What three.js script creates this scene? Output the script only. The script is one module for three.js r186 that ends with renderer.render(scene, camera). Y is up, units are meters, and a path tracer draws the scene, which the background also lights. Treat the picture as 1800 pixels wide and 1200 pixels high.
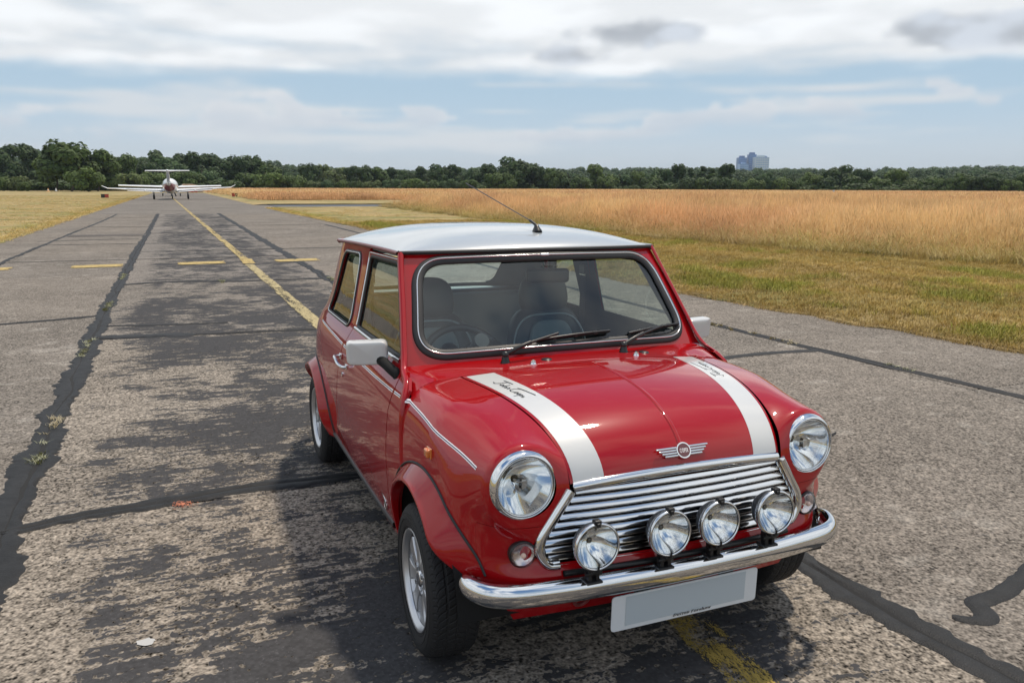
import * as THREE from 'three';
import { mergeGeometries } from 'three/addons/utils/BufferGeometryUtils.js';
import { RoundedBoxGeometry } from 'three/addons/geometries/RoundedBoxGeometry.js';

// ---------- camera ----------
const scene = new THREE.Scene();
const camera = new THREE.PerspectiveCamera(45.96, 1024 / 682, 0.05, 12000);
{
  const yaw = 0.3923, pitch = -0.1894, roll = 0.0042, V = (x, y, z) => new THREE.Vector3(x, y, z);
  const f = V(Math.sin(yaw) * Math.cos(pitch), Math.sin(pitch), -Math.cos(yaw) * Math.cos(pitch));
  const r = V(Math.cos(yaw), 0, Math.sin(yaw)), u = r.clone().cross(f);
  const R = r.clone().multiplyScalar(Math.cos(roll)).addScaledVector(u, Math.sin(roll));
  const U = u.clone().multiplyScalar(Math.cos(roll)).addScaledVector(r, -Math.sin(roll));
  camera.position.set(-1.3574, 1.5143, 3.3965);
  camera.quaternion.setFromRotationMatrix(new THREE.Matrix4().makeBasis(R, U, f.clone().negate()));
}
const renderer = new THREE.WebGLRenderer({ antialias: true });
renderer.toneMapping = THREE.LinearToneMapping;
renderer.toneMappingExposure = 0.88;
renderer.shadowMap.enabled = true;
renderer.shadowMap.type = THREE.PCFSoftShadowMap;

// ---------- noise ----------
function rng(seed) { let a = seed >>> 0; return () => { a = (a + 0x6D2B79F5) | 0; let t = Math.imul(a ^ (a >>> 15), 1 | a); t = (t + Math.imul(t ^ (t >>> 7), 61 | t)) ^ t; return ((t ^ (t >>> 14)) >>> 0) / 4294967296; }; }
const HT = new Float32Array(65536); { const r = rng(77); for (let i = 0; i < 65536; i++) HT[i] = r(); }
const hash2 = (i, j) => HT[(Math.imul(i, 374761393) + Math.imul(j, 668265263) >>> 7 ^ Math.imul(i ^ (j << 5), 40503)) & 65535];
function vn(x, y) {
  const i = Math.floor(x), j = Math.floor(y); let u = x - i, v = y - j; u = u * u * (3 - 2 * u); v = v * v * (3 - 2 * v);
  const a = hash2(i, j), b = hash2(i + 1, j), c = hash2(i, j + 1), d = hash2(i + 1, j + 1);
  return a + (b - a) * u + (c - a) * v + (a - b - c + d) * u * v;
}
function fbm(x, y, o = 4) { let s = 0, a = 0.5, t = 0; for (let k = 0; k < o; k++) { s += a * vn(x, y); t += a; a *= 0.5; x = x * 2.03 + 17.3; y = y * 2.03 + 9.1; } return s / t; }
const sstep = (a, b, x) => { const t = Math.min(1, Math.max(0, (x - a) / (b - a))); return t * t * (3 - 2 * t); };
const clamp = (x, a, b) => x < a ? a : x > b ? b : x;
const mix = (a, b, t) => a + (b - a) * t;

// ---------- sky ----------
const SUN = new THREE.Vector3(0.325, 0.92, -0.20).normalize();
{
  const W = 1664, H = 832, D = new Float32Array(W * H * 4);
  const az0 = Math.atan2(-Math.cos(0.3923), Math.sin(0.3923)); // heading of the camera in atan2(z, x)
  for (let j = 0; j < H; j++) {
    const el = (j + 0.5) / H * Math.PI - Math.PI / 2, e = el * 180 / Math.PI;
    for (let i = 0; i < W; i++) {
      const az = (i + 0.5) / W * 2 * Math.PI - Math.PI, k = (j * W + i) * 4;
      let A = (az - az0) * 180 / Math.PI; if (A > 180) A -= 360; if (A < -180) A += 360; // degrees right of the view
      const ee = Math.max(e, 0.02);
      // clear air: pale near the horizon, deeper blue above
      const up = sstep(0, 45, ee), lo = sstep(0, 7, ee);
      let r = mix(mix(0.70, 0.54, lo), 0.13, up), g = mix(mix(0.79, 0.72, lo), 0.28, up), b = mix(mix(0.87, 0.87, lo), 0.56, up);
      if (e > 0) {
        const d = 1 / Math.tan(Math.max(ee, 1.2) * Math.PI / 180), px = Math.cos(az) * d, pz = Math.sin(az) * d;
        const ax = A * 1.0;
        // thin haze streaks low down
        let c = 0;
        const wis = fbm(ax * 0.055 + 3, ee * 0.9 + 11, 5), wis2 = fbm(ax * 0.16 + 31, ee * 2.2 + 5, 4);
        const hz = sstep(4.4, 0.5, ee) * 0.75;
        const streak = sstep(0.46, 0.66, wis * 0.6 + wis2 * 0.4) * 0.85 * sstep(0.5, 3, ee) * sstep(9.5, 7, ee);
        const shade1 = 0.9 - 0.1 * sstep(3, 0, ee);
        const add = (t, cr, cg, cb) => { r = mix(r, cr, t); g = mix(g, cg, t); b = mix(b, cb, t); };
        add(hz, 0.72 * shade1 + .03, 0.79 * shade1 + .03, 0.85 * shade1 + .03);
        add(streak, 0.82, 0.86, 0.90);
        // small flat-bottomed heaps between 2.5 and 7 degrees
        const cell = fbm(ax * 0.30 + 7.7, ee * 0.8 + 2.2, 3), bil = fbm(ax * 0.9 + 1, ee * 2.6 + 40, 5);
        const base = 2.3 + 3.0 * vn(ax * 0.11 + 50, 3.3) + 0.6 * vn(ax * 0.6, 8);
        const hgt = Math.max(0, (cell - 0.42)) * 7;
        const top = base + hgt * (0.65 + 0.7 * bil);
        let cu = sstep(top + 0.12, top - 0.35, ee) * sstep(base - 0.5, base + 0.45, ee) * sstep(0.42, 0.56, cell);
        const lit = sstep(base, top, ee) * 0.6 + bil * 0.4;
        add(cu * 0.78 * sstep(9, 7, ee), mix(0.66, 0.90, lit), mix(0.73, 0.92, lit), mix(0.82, 0.95, lit));
        // the high sheet: covers most of the sky above about 7.6 degrees, with thin places
        const warp = fbm(px * 0.35 + 5, pz * 0.35 - 3, 3) - 0.5;
        const fq = 0.62 + 1.1 * sstep(14, 50, ee), n1 = fbm(px * fq + warp * 1.5 + 9, pz * fq + warp * 1.2 + 4, 5), n2 = fbm(px * 1.9 + 80, pz * 1.9 + 31, 5);
        const edge = 7.55 + 0.9 * (vn(ax * 0.045 + 12, 7.1) - 0.5) + 2.4 * (fbm(ax * 0.16 + 9, ee * 0.9, 5) - 0.5);
        const open = sstep(14, 50, ee) * 0.13;
        const lowS = sstep(26, 12, ee) * 0.09, cov = sstep(0.36 + open - lowS, 0.60 + open - lowS, n1 * 0.75 + n2 * 0.25 + 0.06) * mix(0.57, 0.92, sstep(12, 30, ee)) + mix(0.43, 0.05, sstep(11, 26, ee));
        const sheet = clamp(cov, 0, 1) * sstep(edge - 0.55, edge + 0.65, ee);
        const br = (1.01 + 0.12 * sstep(12, 40, ee)) + 0.16 * sstep(0.35, 0.7, n2) - 0.08 * sstep(0.55, 0.25, n1);
        add(sheet * 0.95, br * 0.985, br * 1.01, br * 1.035);
        // grey heaps under the sheet
        const g1 = fbm(px * 0.42 + 60.2 + warp, pz * 0.42 + 22.7, 5), g2 = fbm(ax * 0.35 + 4, ee * 0.9 + 70, 5);
        const band = sstep(7.3, 8.6, ee);
        const spot = (a0, e0, wa, we) => Math.exp(-(((A - a0) / wa) ** 2 + ((ee - e0) / we) ** 2));
        const named = 0.40 * spot(8.0, 10.1, 5.5, 0.95) + 0.34 * spot(3.8, 8.6, 3.6, 0.6) + 0.36 * spot(26, 9.4, 4.2, 1.0) + 0.33 * spot(31, 8.8, 4.5, 0.9) + 0.33 * spot(14, 7.7, 3.2, 0.45) - 0.12 * spot(-10, 10, 14, 3) + 0.26 * spot(19, 12.4, 6, 0.9) - 0.10 * spot(-18, 8.5, 17, 2.6) + 0.10 * spot(-24, 12, 9, 1.4);
        const gr = sstep(0.54, 0.75, g1 * 0.42 + g2 * 0.53 + named) * band;
        const gl = 0.46 + 0.30 * sstep(0.40, 0.72, g2);
        add(gr * 0.85, gl * 0.96, gl * 1.05, gl * 1.18);
        // thin bright veil round the sun
        const dx = Math.cos(el) * Math.cos(az), dy = Math.sin(el), dz = Math.cos(el) * Math.sin(az);
        const cs = dx * SUN.x + dy * SUN.y + dz * SUN.z, gl2 = Math.exp((cs - 1) * 22) * 0.55;
        r += gl2; g += gl2 * 0.98; b += gl2 * 0.93;
      }
      D[k] = r; D[k + 1] = g; D[k + 2] = b; D[k + 3] = 1;
    }
  }
  const sky = new THREE.DataTexture(D, W, H, THREE.RGBAFormat, THREE.FloatType);
  sky.mapping = THREE.EquirectangularReflectionMapping; sky.magFilter = THREE.LinearFilter; sky.minFilter = THREE.LinearFilter; sky.wrapS = THREE.RepeatWrapping; sky.needsUpdate = true;
  scene.background = sky; scene.environment = sky;
}
// ---------- sun ----------
const sun = new THREE.DirectionalLight(0xfff1dd, 4.0);
sun.position.copy(SUN).multiplyScalar(60); sun.target.position.set(0, 0, 0);
sun.castShadow = true; sun.shadow.radius = 6; sun.shadow.mapSize.set(4096, 4096);
Object.assign(sun.shadow.camera, { left: -40, right: 40, top: 40, bottom: -40, near: 1, far: 200 });
scene.add(sun, sun.target);

// ---------- small tools ----------
const V3 = (x, y, z) => new THREE.Vector3(x, y, z);
const names = {};
function numbered(n) { const k = names[n] = (names[n] ?? -1) + 1; return k ? n + '_' + String(k).padStart(3, '0') : n; }
function part(name, geo, mat, parent) { const m = new THREE.Mesh(geo, mat); m.name = name; m.castShadow = m.receiveShadow = true; parent.add(m); return m; }
function group(name, parent, x = 0, y = 0, z = 0) { const g = new THREE.Group(); g.name = name; g.position.set(x, y, z); parent.add(g); return g; }
function thing(name, label, category, x = 0, y = 0, z = 0, grp) { const g = group(numbered(name), scene, x, y, z); g.userData = { label, category }; if (grp) g.userData.group = grp; return g; }
function tag(o, label, category, grp) { o.userData.label = label; o.userData.category = category; if (grp) o.userData.group = grp; return o; }
function struct(name, geo, mat) { const m = part(numbered(name), geo, mat, scene); m.userData = { kind: 'structure' }; return m; }
const std = (r, g, b, rough = 0.6, metal = 0, extra = {}) => { const m = new THREE.MeshStandardMaterial({ roughness: rough, metalness: metal, side: THREE.DoubleSide, ...extra }); m.color.setRGB(r, g, b); return m; };
const phys = (r, g, b, rough, extra = {}) => { const m = new THREE.MeshPhysicalMaterial({ roughness: rough, side: THREE.DoubleSide, ...extra }); m.color.setRGB(r, g, b); return m; };
function meshGeo(pos, idx, nor, uv) {
  const g = new THREE.BufferGeometry();
  g.setAttribute('position', new THREE.Float32BufferAttribute(pos, 3));
  if (uv) g.setAttribute('uv', new THREE.Float32BufferAttribute(uv, 2));
  g.setIndex(idx); if (nor) g.setAttribute('normal', new THREE.Float32BufferAttribute(nor, 3)); else g.computeVertexNormals();
  return g;
}
const box = (w, h, d, x = 0, y = 0, z = 0, r = 0) => (r ? new RoundedBoxGeometry(w, h, d, 3, Math.min(r, w / 2.01, h / 2.01, d / 2.01)) : new THREE.BoxGeometry(w, h, d)).translate(x, y, z);
const curve = (pts, closed = false) => new THREE.CatmullRomCurve3(pts.map(p => p.isVector3 ? p : V3(...p)), closed, 'centripetal');
const tube = (pts, r, n = 40, rs = 8, closed = false) => new THREE.TubeGeometry(curve(pts, closed), n, r, rs, closed);
const lathe = (pts, n = 48) => new THREE.LatheGeometry(pts.map(p => new THREE.Vector2(p[0], p[1])), n); // about y
const join = (list) => mergeGeometries(list.map(g => { const q = g.index ? g.toNonIndexed() : g; for (const k of Object.keys(q.attributes)) if (!['position', 'normal', 'uv'].includes(k)) q.deleteAttribute(k); if (!q.attributes.uv) q.setAttribute('uv', new THREE.Float32BufferAttribute(new Float32Array(q.attributes.position.count * 2), 2)); return q; }));
function spline1(xs, ys) { // smooth monotone-ish interpolation of a table
  const n = xs.length, m = [];
  for (let i = 0; i < n; i++) { const a = Math.max(0, i - 1), b = Math.min(n - 1, i + 1); m[i] = (ys[b] - ys[a]) / (xs[b] - xs[a]); }
  return x => {
    if (x <= xs[0]) return ys[0] + m[0] * (x - xs[0]); if (x >= xs[n - 1]) return ys[n - 1] + m[n - 1] * (x - xs[n - 1]);
    let i = 0; while (x > xs[i + 1]) i++;
    const h = xs[i + 1] - xs[i], t = (x - xs[i]) / h, t2 = t * t, t3 = t2 * t;
    return (2 * t3 - 3 * t2 + 1) * ys[i] + (t3 - 2 * t2 + t) * h * m[i] + (-2 * t3 + 3 * t2) * ys[i + 1] + (t3 - t2) * h * m[i + 1];
  };
}
function canvasTex(w, h, draw, srgb = true) { const c = document.createElement('canvas'); c.width = w; c.height = h; draw(c.getContext('2d'), w, h); const t = new THREE.CanvasTexture(c); if (srgb) t.colorSpace = THREE.SRGBColorSpace; t.magFilter = THREE.LinearFilter; return t; }
function dataTex(w, h, data, srgb) { const t = new THREE.DataTexture(data, w, h, THREE.RGBAFormat); if (srgb) t.colorSpace = THREE.SRGBColorSpace; t.magFilter = t.minFilter = THREE.LinearFilter; t.wrapS = t.wrapT = THREE.RepeatWrapping; t.needsUpdate = true; return t; }
const lin2s = c => { c = clamp(c, 0, 1); return Math.round(255 * (c <= 0.0031308 ? 12.92 * c : 1.055 * c ** (1 / 2.4) - 0.055)); };
// ================= the ground =================
const rnd = rng(4242);
// concrete with exposed aggregate; dark: share of worn black surface dressing left on it
function concreteTex(w, h, x0, z0, sx, sz, opt) {
  const C = new Uint8Array(w * h * 4), B = opt.bump ? new Uint8Array(w * h * 4) : null;
  for (let j = 0; j < h; j++) {
    const z = z0 + (j + 0.5) / h * sz;
    for (let i = 0; i < w; i++) {
      const x = x0 + (i + 0.5) / w * sx, k = (j * w + i) * 4;
      const big = fbm(x * 0.8 + opt.seed, z * 0.8, 3), mid = vn(x * 9 + opt.seed, z * 9);
      const a = vn(x * 88, z * 88), b = vn(x * 171 + 40, z * 171), c = vn(x * 53 + 9, z * 61 + 3);
      const stri = opt.streak ? fbm(x * 3.2 + opt.seed, z * 30, 3) : 0.5;
      const gq = opt.grit || 1; let l = 0.118 + gq * (0.17 * (a - 0.42) + 0.15 * (b - 0.5)) + 0.07 * (big - 0.5) + 0.03 * (mid - 0.5) + opt.lift;
      let r = l * opt.tint[0], g = l * opt.tint[1], bl = l * opt.tint[2];
      let hgt = 0.45 + 0.35 * (a - 0.5) + 0.25 * (b - 0.5);
      if (a > 0.80) { const q = (a - 0.80) * 4 * c; r += 0.10 * q; g += 0.07 * q; bl += 0.045 * q; hgt += 0.1; }      // buff stones
      if (c > 0.86 && b > 0.45) { const q = (c - 0.86) * 5; r += 0.15 * q; g += 0.145 * q; bl += 0.13 * q; }            // white stones
      if (c < 0.12) { const q = (0.12 - c) * 5; r = mix(r, 0.05, q); g = mix(g, 0.055, q); bl = mix(bl, 0.062, q); }    // blue grey stones
      if (opt.streak) { const q = (stri - 0.5) * opt.streak; r *= 1 + q; g *= 1 + q; bl *= 1 + q; hgt += (stri - 0.5) * 0.5; }
      if (opt.light) { const q = sstep(0.66, 0.80, fbm(x * 4.5 + 3 + opt.seed, z * 7, 3)) * opt.light; r += 0.07 * q; g += 0.068 * q; bl += 0.062 * q; }
      if (opt.dark !== undefined) {
        // worn dressing: fuller in the wheel tracks, torn into bars by the brushed ridges of the concrete
        const u = x + 0.10 * (vn(z * 0.7, 5) - 0.5);
        const track = 0.16 * Math.exp(-(((u + 1.05) / 0.52) ** 2)) + 0.15 * Math.exp(-(((u - 0.25) / 0.5) ** 2)) - 0.30 * sstep(-1.72, -2.1, u) - 0.15 * sstep(0.55, 0.9, u) + (opt.darkZ ? opt.darkZ(z) : 0);
        const bl1 = fbm(x * 2.1 + opt.seed * 1.7, z * 1.1 + 3, 3), bl2 = fbm(x * 6.5 + 7, z * 7 + 2, 3), br = fbm(x * 8.5 + 1, z * 40 + 8, 3), fin = vn(x * 58 + 5, z * 70);
        const d = (bl1 - 0.5) * 0.74 + (bl2 - 0.5) * 0.78 + (br - 0.5) * 0.66 + (fin - 0.5) * 0.30 + (a - 0.5) * 0.30 + (b - 0.5) * 0.14 + track + opt.dark;
        const q = sstep(-0.018, 0.018, d);
        if (q > 0) { const t = 0.040 + 0.022 * a + 0.026 * (b > 0.86 ? 1 : 0) + 0.014 * (bl2 - 0.5); r = mix(r, t, q); g = mix(g, t * 0.985, q); bl = mix(bl, t * 1.02, q); hgt = mix(hgt, 0.62 + 0.16 * (b - 0.5), q); }
      }
      C[k] = lin2s(r); C[k + 1] = lin2s(g); C[k + 2] = lin2s(bl); C[k + 3] = 255;
      if (B) { const v = clamp(hgt, 0, 1) * 255; B[k] = B[k + 1] = B[k + 2] = v; B[k + 3] = 255; }
    }
  }
  return { map: dataTex(w, h, C, true), bumpMap: B ? dataTex(w, h, B, false) : null };
}
const slabMat = (t, bump = 0.004) => { const m = new THREE.MeshPhysicalMaterial({ roughness: 0.95, specularIntensity: 0.25, map: t.map }); if (t.bumpMap) { m.bumpMap = t.bumpMap; m.bumpScale = bump; } return m; };
const warm = [1.10, 0.985, 0.86], greyish = [1.04, 0.985, 0.915];
const cA = slabMat(concreteTex(1536, 2048, -2.2, -0.62, 3.13, 4.92, { seed: 3.1, dark: -0.095, tint: [1.13, 0.985, 0.82], lift: 0.045, streak: 0.35, bump: true, grit: 1.45, darkZ: z => -0.03 * sstep(0.2, 0.9, z) }), 0.005);
const cB = slabMat(concreteTex(1536, 2048, -2.2, -5.45, 3.13, 4.83, { seed: 7.4, dark: -0.065, tint: [1.12, 0.985, 0.83], lift: 0.04, streak: 0.35, bump: true, grit: 1.45, darkZ: z => 0.04 * sstep(-3, -4.6, z) }), 0.005);
const cC = slabMat(concreteTex(1024, 1024, -2.2, -10.4, 3.13, 4.95, { seed: 12.9, dark: -0.05, tint: [1.10, 0.985, 0.86], lift: 0.03, streak: 0.3, bump: true, darkZ: z => 0.12 * sstep(-8.3, -7.4, z) - 0.12 * sstep(-9, -9.8, z) }));
const cD = slabMat(concreteTex(1024, 1024, -2.2, -15.3, 3.13, 4.9, { seed: 21.3, dark: -0.11, tint: [1.09, 0.985, 0.88], lift: 0.03, streak: 0.3 }));
const cE = slabMat(concreteTex(512, 2048, -2.2, -45, 3.13, 29.7, { seed: 33.3, dark: -0.15, tint: [1.08, 0.985, 0.89], lift: 0.03, streak: 0.2 }));
const pl = [concreteTex(1536, 2048, 0, 0, 3.4, 5, { seed: 51, tint: [1.11, 0.985, 0.85], lift: 0.022, light: 0.7, bump: true }), concreteTex(1280, 1536, 9, 30, 3.4, 5, { seed: 91, tint: [1.10, 0.985, 0.86], lift: 0.016, light: 0.9, bump: true })].map(t => slabMat(t, 0.004));
const pf = slabMat(concreteTex(1024, 1024, 40, 70, 10, 60, { seed: 71, tint: [1.08, 0.985, 0.88], lift: 0.02, streak: 0.15 }));

// a slab: top with a small chamfer, sides going down into the joint
function slabGeo(x0, x1, z0, z1, uv) { // uv(x,z) -> [u,v]
  const c = 0.008, P = [], U = [], I = [], ring = (a, y) => [[x0 + a, y, z0 + a], [x1 - a, y, z0 + a], [x1 - a, y, z1 - a], [x0 + a, y, z1 - a]];
  const top = ring(c, 0);
  for (const p of top) { P.push(...p); U.push(...uv(p[0], p[2])); }
  I.push(0, 2, 1, 0, 3, 2);
  for (const [A, B] of [[ring(c, 0), ring(0, -0.006)], [ring(0, -0.006), ring(0, -0.11)]]) for (let k = 0; k < 4; k++) {
    const o = P.length / 3, q = [A[k], A[(k + 1) % 4], B[(k + 1) % 4], B[k]];
    for (const p of q) { P.push(...p); U.push(...uv(p[0], p[2])); }
    I.push(o, o + 1, o + 2, o, o + 2, o + 3);
  }
  return meshGeo(P, I, null, U).toNonIndexed();
}
const flatN = g => { g.computeVertexNormals(); return g; };
const runway = group('runway', scene); runway.userData = { kind: 'structure' };
const GAP = 0.007;
part('bed', box(12.0, 0.05, 190, 0.2, -0.10, -85), std(0.03, 0.03, 0.03, 0.95), runway);
const lanes = [
  [-5.95, -4.55, [9, 3.4, -1.6, -6.5, -11.6, -16.4, -21.3, -26.2, -31, -36, -41, -45]],
  [-4.55, -2.2, [9, 2.9, -2.0, -7.0, -12, -17.1, -22.1, -27.1, -32, -37, -42, -45]],
  [-2.2, 0.93, [9.2, 4.3, -0.62, -5.45, -10.4, -15.3, -20.2, -25.1, -30, -35, -40, -45]],
  [0.93, 4.2, [7.5, 2.55, -2.45, -7.4, -12.4, -17.4, -22.3, -27.2, -32, -37, -42, -45]],
  [4.2, 6.4, [9, 4.2, -0.8, -5.8, -10.8, -15.8, -20.8, -25.8, -31, -36, -41, -45]],
];
lanes.forEach(([xa, xb, zs], L) => {
  for (let k = 0; k + 1 < zs.length; k++) {
    const z1 = zs[k], z0 = zs[k + 1];
    let mat = pl[(k + L) % 2], uv; const fx = rnd() < 0.5, fz = rnd() < 0.5, ox = rnd() * 0.02;
    uv = (x, z) => { const u = (x - xa) / 3.4 + ox, v = (z - z0) / 5.05; return [fx ? 1 - u : u, fz ? 1 - v : v]; };
    if (L === 2) {
      const M = [[4.3, -0.62, 4.92, cA], [-0.62, -5.45, 4.83, cB], [-5.45, -10.4, 4.95, cC], [-10.4, -15.3, 4.9, cD]].find(m => m[0] === z1);
      if (M) { mat = M[3]; uv = (x, z) => [(x + 2.2) / 3.13, (z - M[1]) / M[2]]; }
      else if (z1 < -15) { mat = cE; uv = (x, z) => [(x + 2.2) / 3.13, (z + 45) / 29.7]; }
      else { mat = cA; uv = (x, z) => [(x + 2.2) / 3.13, (z - 4.3) / 4.92]; }
    }
    part('slab', flatN(slabGeo(xa + GAP, xb - GAP, z0 + GAP, z1 - GAP, uv)), mat, runway);
  }
});
part('far_surface', flatN(slabGeo(-5.95, 5.7, -190, -45, (x, z) => [(x + 6) / 12, (z + 190) / 60])), pf, runway);
// taxiway joining from the right
const taxi = struct('taxiway', flatN(slabGeo(5.51, 75, -66, -56, (x, z) => [x / 10, z / 60])), std(0.085, 0.092, 0.10, 0.9));

// ---------- tar over the joints ----------
const tarTex = (() => { const w = 512, C = new Uint8Array(w * w * 4), B = new Uint8Array(w * w * 4); for (let j = 0; j < w; j++) for (let i = 0; i < w; i++) { const k = (j * w + i) * 4, n = fbm(i * 0.03, j * 0.03, 5), s = vn(i * 0.6, j * 0.6), t = 0.010 + 0.014 * n + (s > 0.92 ? 0.03 : 0); C[k] = lin2s(t * 0.98); C[k + 1] = lin2s(t * 1.02); C[k + 2] = lin2s(t * 1.09); C[k + 3] = B[k + 3] = 255; B[k] = B[k + 1] = B[k + 2] = 255 * clamp(n * 0.7 + s * 0.3, 0, 1); } return [dataTex(w, w, C, true), dataTex(w, w, B, false)]; })();
const tarMat = new THREE.MeshPhysicalMaterial({ roughness: 0.62, specularIntensity: 0.45, map: tarTex[0], bumpMap: tarTex[1], bumpScale: 0.004, side: THREE.DoubleSide });
// a poured band along a line of [x, z] with half width; crack: a wandering split along the middle
function tarGeo(line, half, seed, crack = 0.0, step = 0.035, rag = 0.5) {
  const c = curve(line.map(p => V3(p[0], 0, p[1]))), len = c.getLength(), n = Math.max(8, Math.min(1400, Math.round(len / step)));
  const out = [];
  const sides = crack ? [[-1, 0], [0, 1]] : [[-1, 1]];
  for (const [a, b] of sides) {
    const P = [], U = [], I = [], M = 5;
    for (let i = 0; i <= n; i++) {
      const t = i / n, p = c.getPointAt(t), d = c.getTangentAt(t), s = t * len, nx = -d.z, nz = d.x;
      const end = Math.min(1, s / 0.08, (len - s) / 0.08), hw = half * (0.35 + 0.65 * Math.sqrt(end));
      const eL = -hw * (1 + rag * 1.5 * (fbm(s * 2.2 + seed, 1.3, 2) - 0.5) + rag * 0.5 * (vn(s * 17 + seed, 4) - 0.5) + rag * 0.35 * (vn(s * 41 + seed, 6) - 0.5)), eR = hw * (1 + rag * 1.5 * (fbm(s * 2.2 + seed, 8.3, 2) - 0.5) + rag * 0.5 * (vn(s * 17 + seed, 9) - 0.5) + rag * 0.35 * (vn(s * 41 + seed, 11) - 0.5));
      const mid = crack ? hw * 0.55 * (fbm(s * 1.6 + seed, 15, 4) - 0.5) * 2 : 0, cw = crack * sstep(0.35, 0.6, fbm(s * 1.9 + seed, 22, 3)) * (0.6 + 0.8 * vn(s * 20, seed));
      const lo = a === 0 ? mid + cw * 0.5 : eL, hi = b === 0 ? mid - cw * 0.5 : eR;
      for (let m = 0; m <= M; m++) {
        const f = m / M, o = mix(lo, hi, f), edge = Math.min(f, 1 - f) * 2;
        let y = 0.0045 + 0.0045 * Math.pow(edge, 0.5) + 0.002 * (fbm(s * 6 + seed, o * 30, 2) - 0.5);
        P.push(p.x + nx * o, m === 0 || m === M ? 0.001 : y, p.z + nz * o); U.push((p.x + nx * o) * 1.3, (p.z + nz * o) * 1.3);
      }
    }
    for (let i = 0; i < n; i++) for (let m = 0; m < M; m++) { const q = i * (M + 1) + m; I.push(q, q + M + 1, q + 1, q + 1, q + M + 1, q + M + 2); }
    out.push(meshGeo(P, I, null, U));
  }
  return out.length > 1 ? join(out) : out[0];
}
const tar = (line, half, seed, crack, step, rag) => { if (crack) part('joint_filler', tarGeo(line, half * 0.72, seed, 0, 0.12, 0.2).scale(1, 0.3, 1), fillM, runway); part('tar_joint', tarGeo(line, half, seed, crack, step, rag), tarMat, runway); };
const fillM = std(0.012, 0.012, 0.012, 0.95);
tar([[-2.16, 2.6], [-2.17, 0.4], [-2.17, -0.7], [-2.19, -3], [-2.22, -5.6]], 0.090, 1.7, 0.018, 0.025, 0.95);
tar([[-2.22, -5.55], [-2.24, -7.2], [-2.25, -10.5], [-2.27, -17], [-2.25, -27], [-2.26, -45]], 0.080, 5.2, 0.02, 0.05, 0.9);
tar([[0.96, 2.9], [0.955, 1.4], [0.93, 0.4], [0.93, -3], [0.92, -10], [0.90, -14]], 0.085, 9.7, 0.022, 0.03, 1.0);
tar([[0.90, -13.9], [0.88, -25], [0.84, -45]], 0.10, 14.2, 0, 0.06, 0.9);
tar([[4.5, 2.6], [4.36, -0.4], [4.23, -2.45], [4.17, -5], [4.2, -14], [4.2, -30]], 0.055, 19.2, 0.008, 0.04, 0.5);
tar([[-4.55, -9], [-4.62, -15.3], [-4.55, -22], [-4.3, -38], [-4.3, -45]], 0.05, 23.2, 0, 0.06, 1.0);
tar([[-2.17, -0.55], [-1.9, -0.62], [-1.48, -0.66], [-1.15, -0.72], [-0.8, -0.70], [0, -0.63], [0.9, -0.60]], 0.052, 27.2, 0.012, 0.025, 0.9);
tar([[-2.2, -5.5], [-1.6, -5.46], [-0.8, -5.38], [0.2, -5.3], [0.9, -5.35]], 0.028, 31.2, 0.008, 0.03, 0.9);
tar([[-2.15, -5.62], [-1.85, -5.52], [-1.5, -5.5], [-1.25, -5.42]], 0.11, 33.9, 0, 0.03, 0.7);
tar([[-2.2, -6.35], [-1.6, -6.2], [-0.9, -6.1]], 0.03, 35.2, 0, 0.03, 1.0);
tar([[-2.2, -10.35], [-1.9, -10.5], [-1.25, -10.55], [-0.6, -10.3], [0.3, -10.25], [0.85, -10.2]], 0.075, 37.2, 0.01, 0.04, 0.9);
tar([[-4.5, -6.6], [-3.2, -6.86], [-2.3, -7.12]], 0.05, 41.2, 0.01, 0.03, 0.6);
tar([[1.0, -2.2], [1.9, -2.46], [2.94, -2.46], [3.6, -2.5], [4.2, -2.42]], 0.06, 45.2, 0, 0.03, 0.5);
tar([[-4.9, -21.9], [-3.6, -22.2], [-2.4, -22.35]], 0.045, 47.7, 0, 0.05, 0.6);
tar([[-2.2, -50.4], [-0.8, -50.6], [0.6, -50.9]], 0.12, 49.7, 0, 0.08, 0.5);
tar([[1.25, 0.30], [1.5, 0.13], [1.75, -0.03]], 0.013, 52.2, 0, 0.03, 1.5);
tar([[1.9, -0.06], [2.15, -0.2], [2.4, -0.33]], 0.016, 53.2, 0, 0.03, 1.5);
tar([[1.16, 1.585], [1.205, 1.60], [1.25, 1.585], [1.275, 1.545], [1.30, 1.51], [1.42, 1.495], [1.62, 1.445], [1.85, 1.36]], 0.040, 55.2, 0, 0.015, 0.45);
tar([[1.13, 1.545], [1.165, 1.585], [1.215, 1.605]], 0.034, 57.2, 0, 0.015, 0.4);
for (const [i, z] of [-15.2, -17.3, -20.3, -25.2, -30.1, -35, -40].entries()) tar([[-4.5 + (i % 2) * 2.3, z], [-1, z + 0.15], [i % 3 === 1 ? 4.1 : 0.9, z + 0.1]], 0.018 + 0.014 * (i % 3), 60 + i * 3.3, 0, 0.05, 1.2);
// ribbed old patch in the left lane: saw cuts across
{ const L = []; for (let k = 0; k < 60; k++) L.push(box(0.02, 0.012, 1.0, -4.4 + k * 0.036, 0.003, -24.4)); part('saw_cut_patch', join(L), std(0.10, 0.09, 0.085, 0.95), runway).userData.kind = 'stuff'; }

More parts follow.
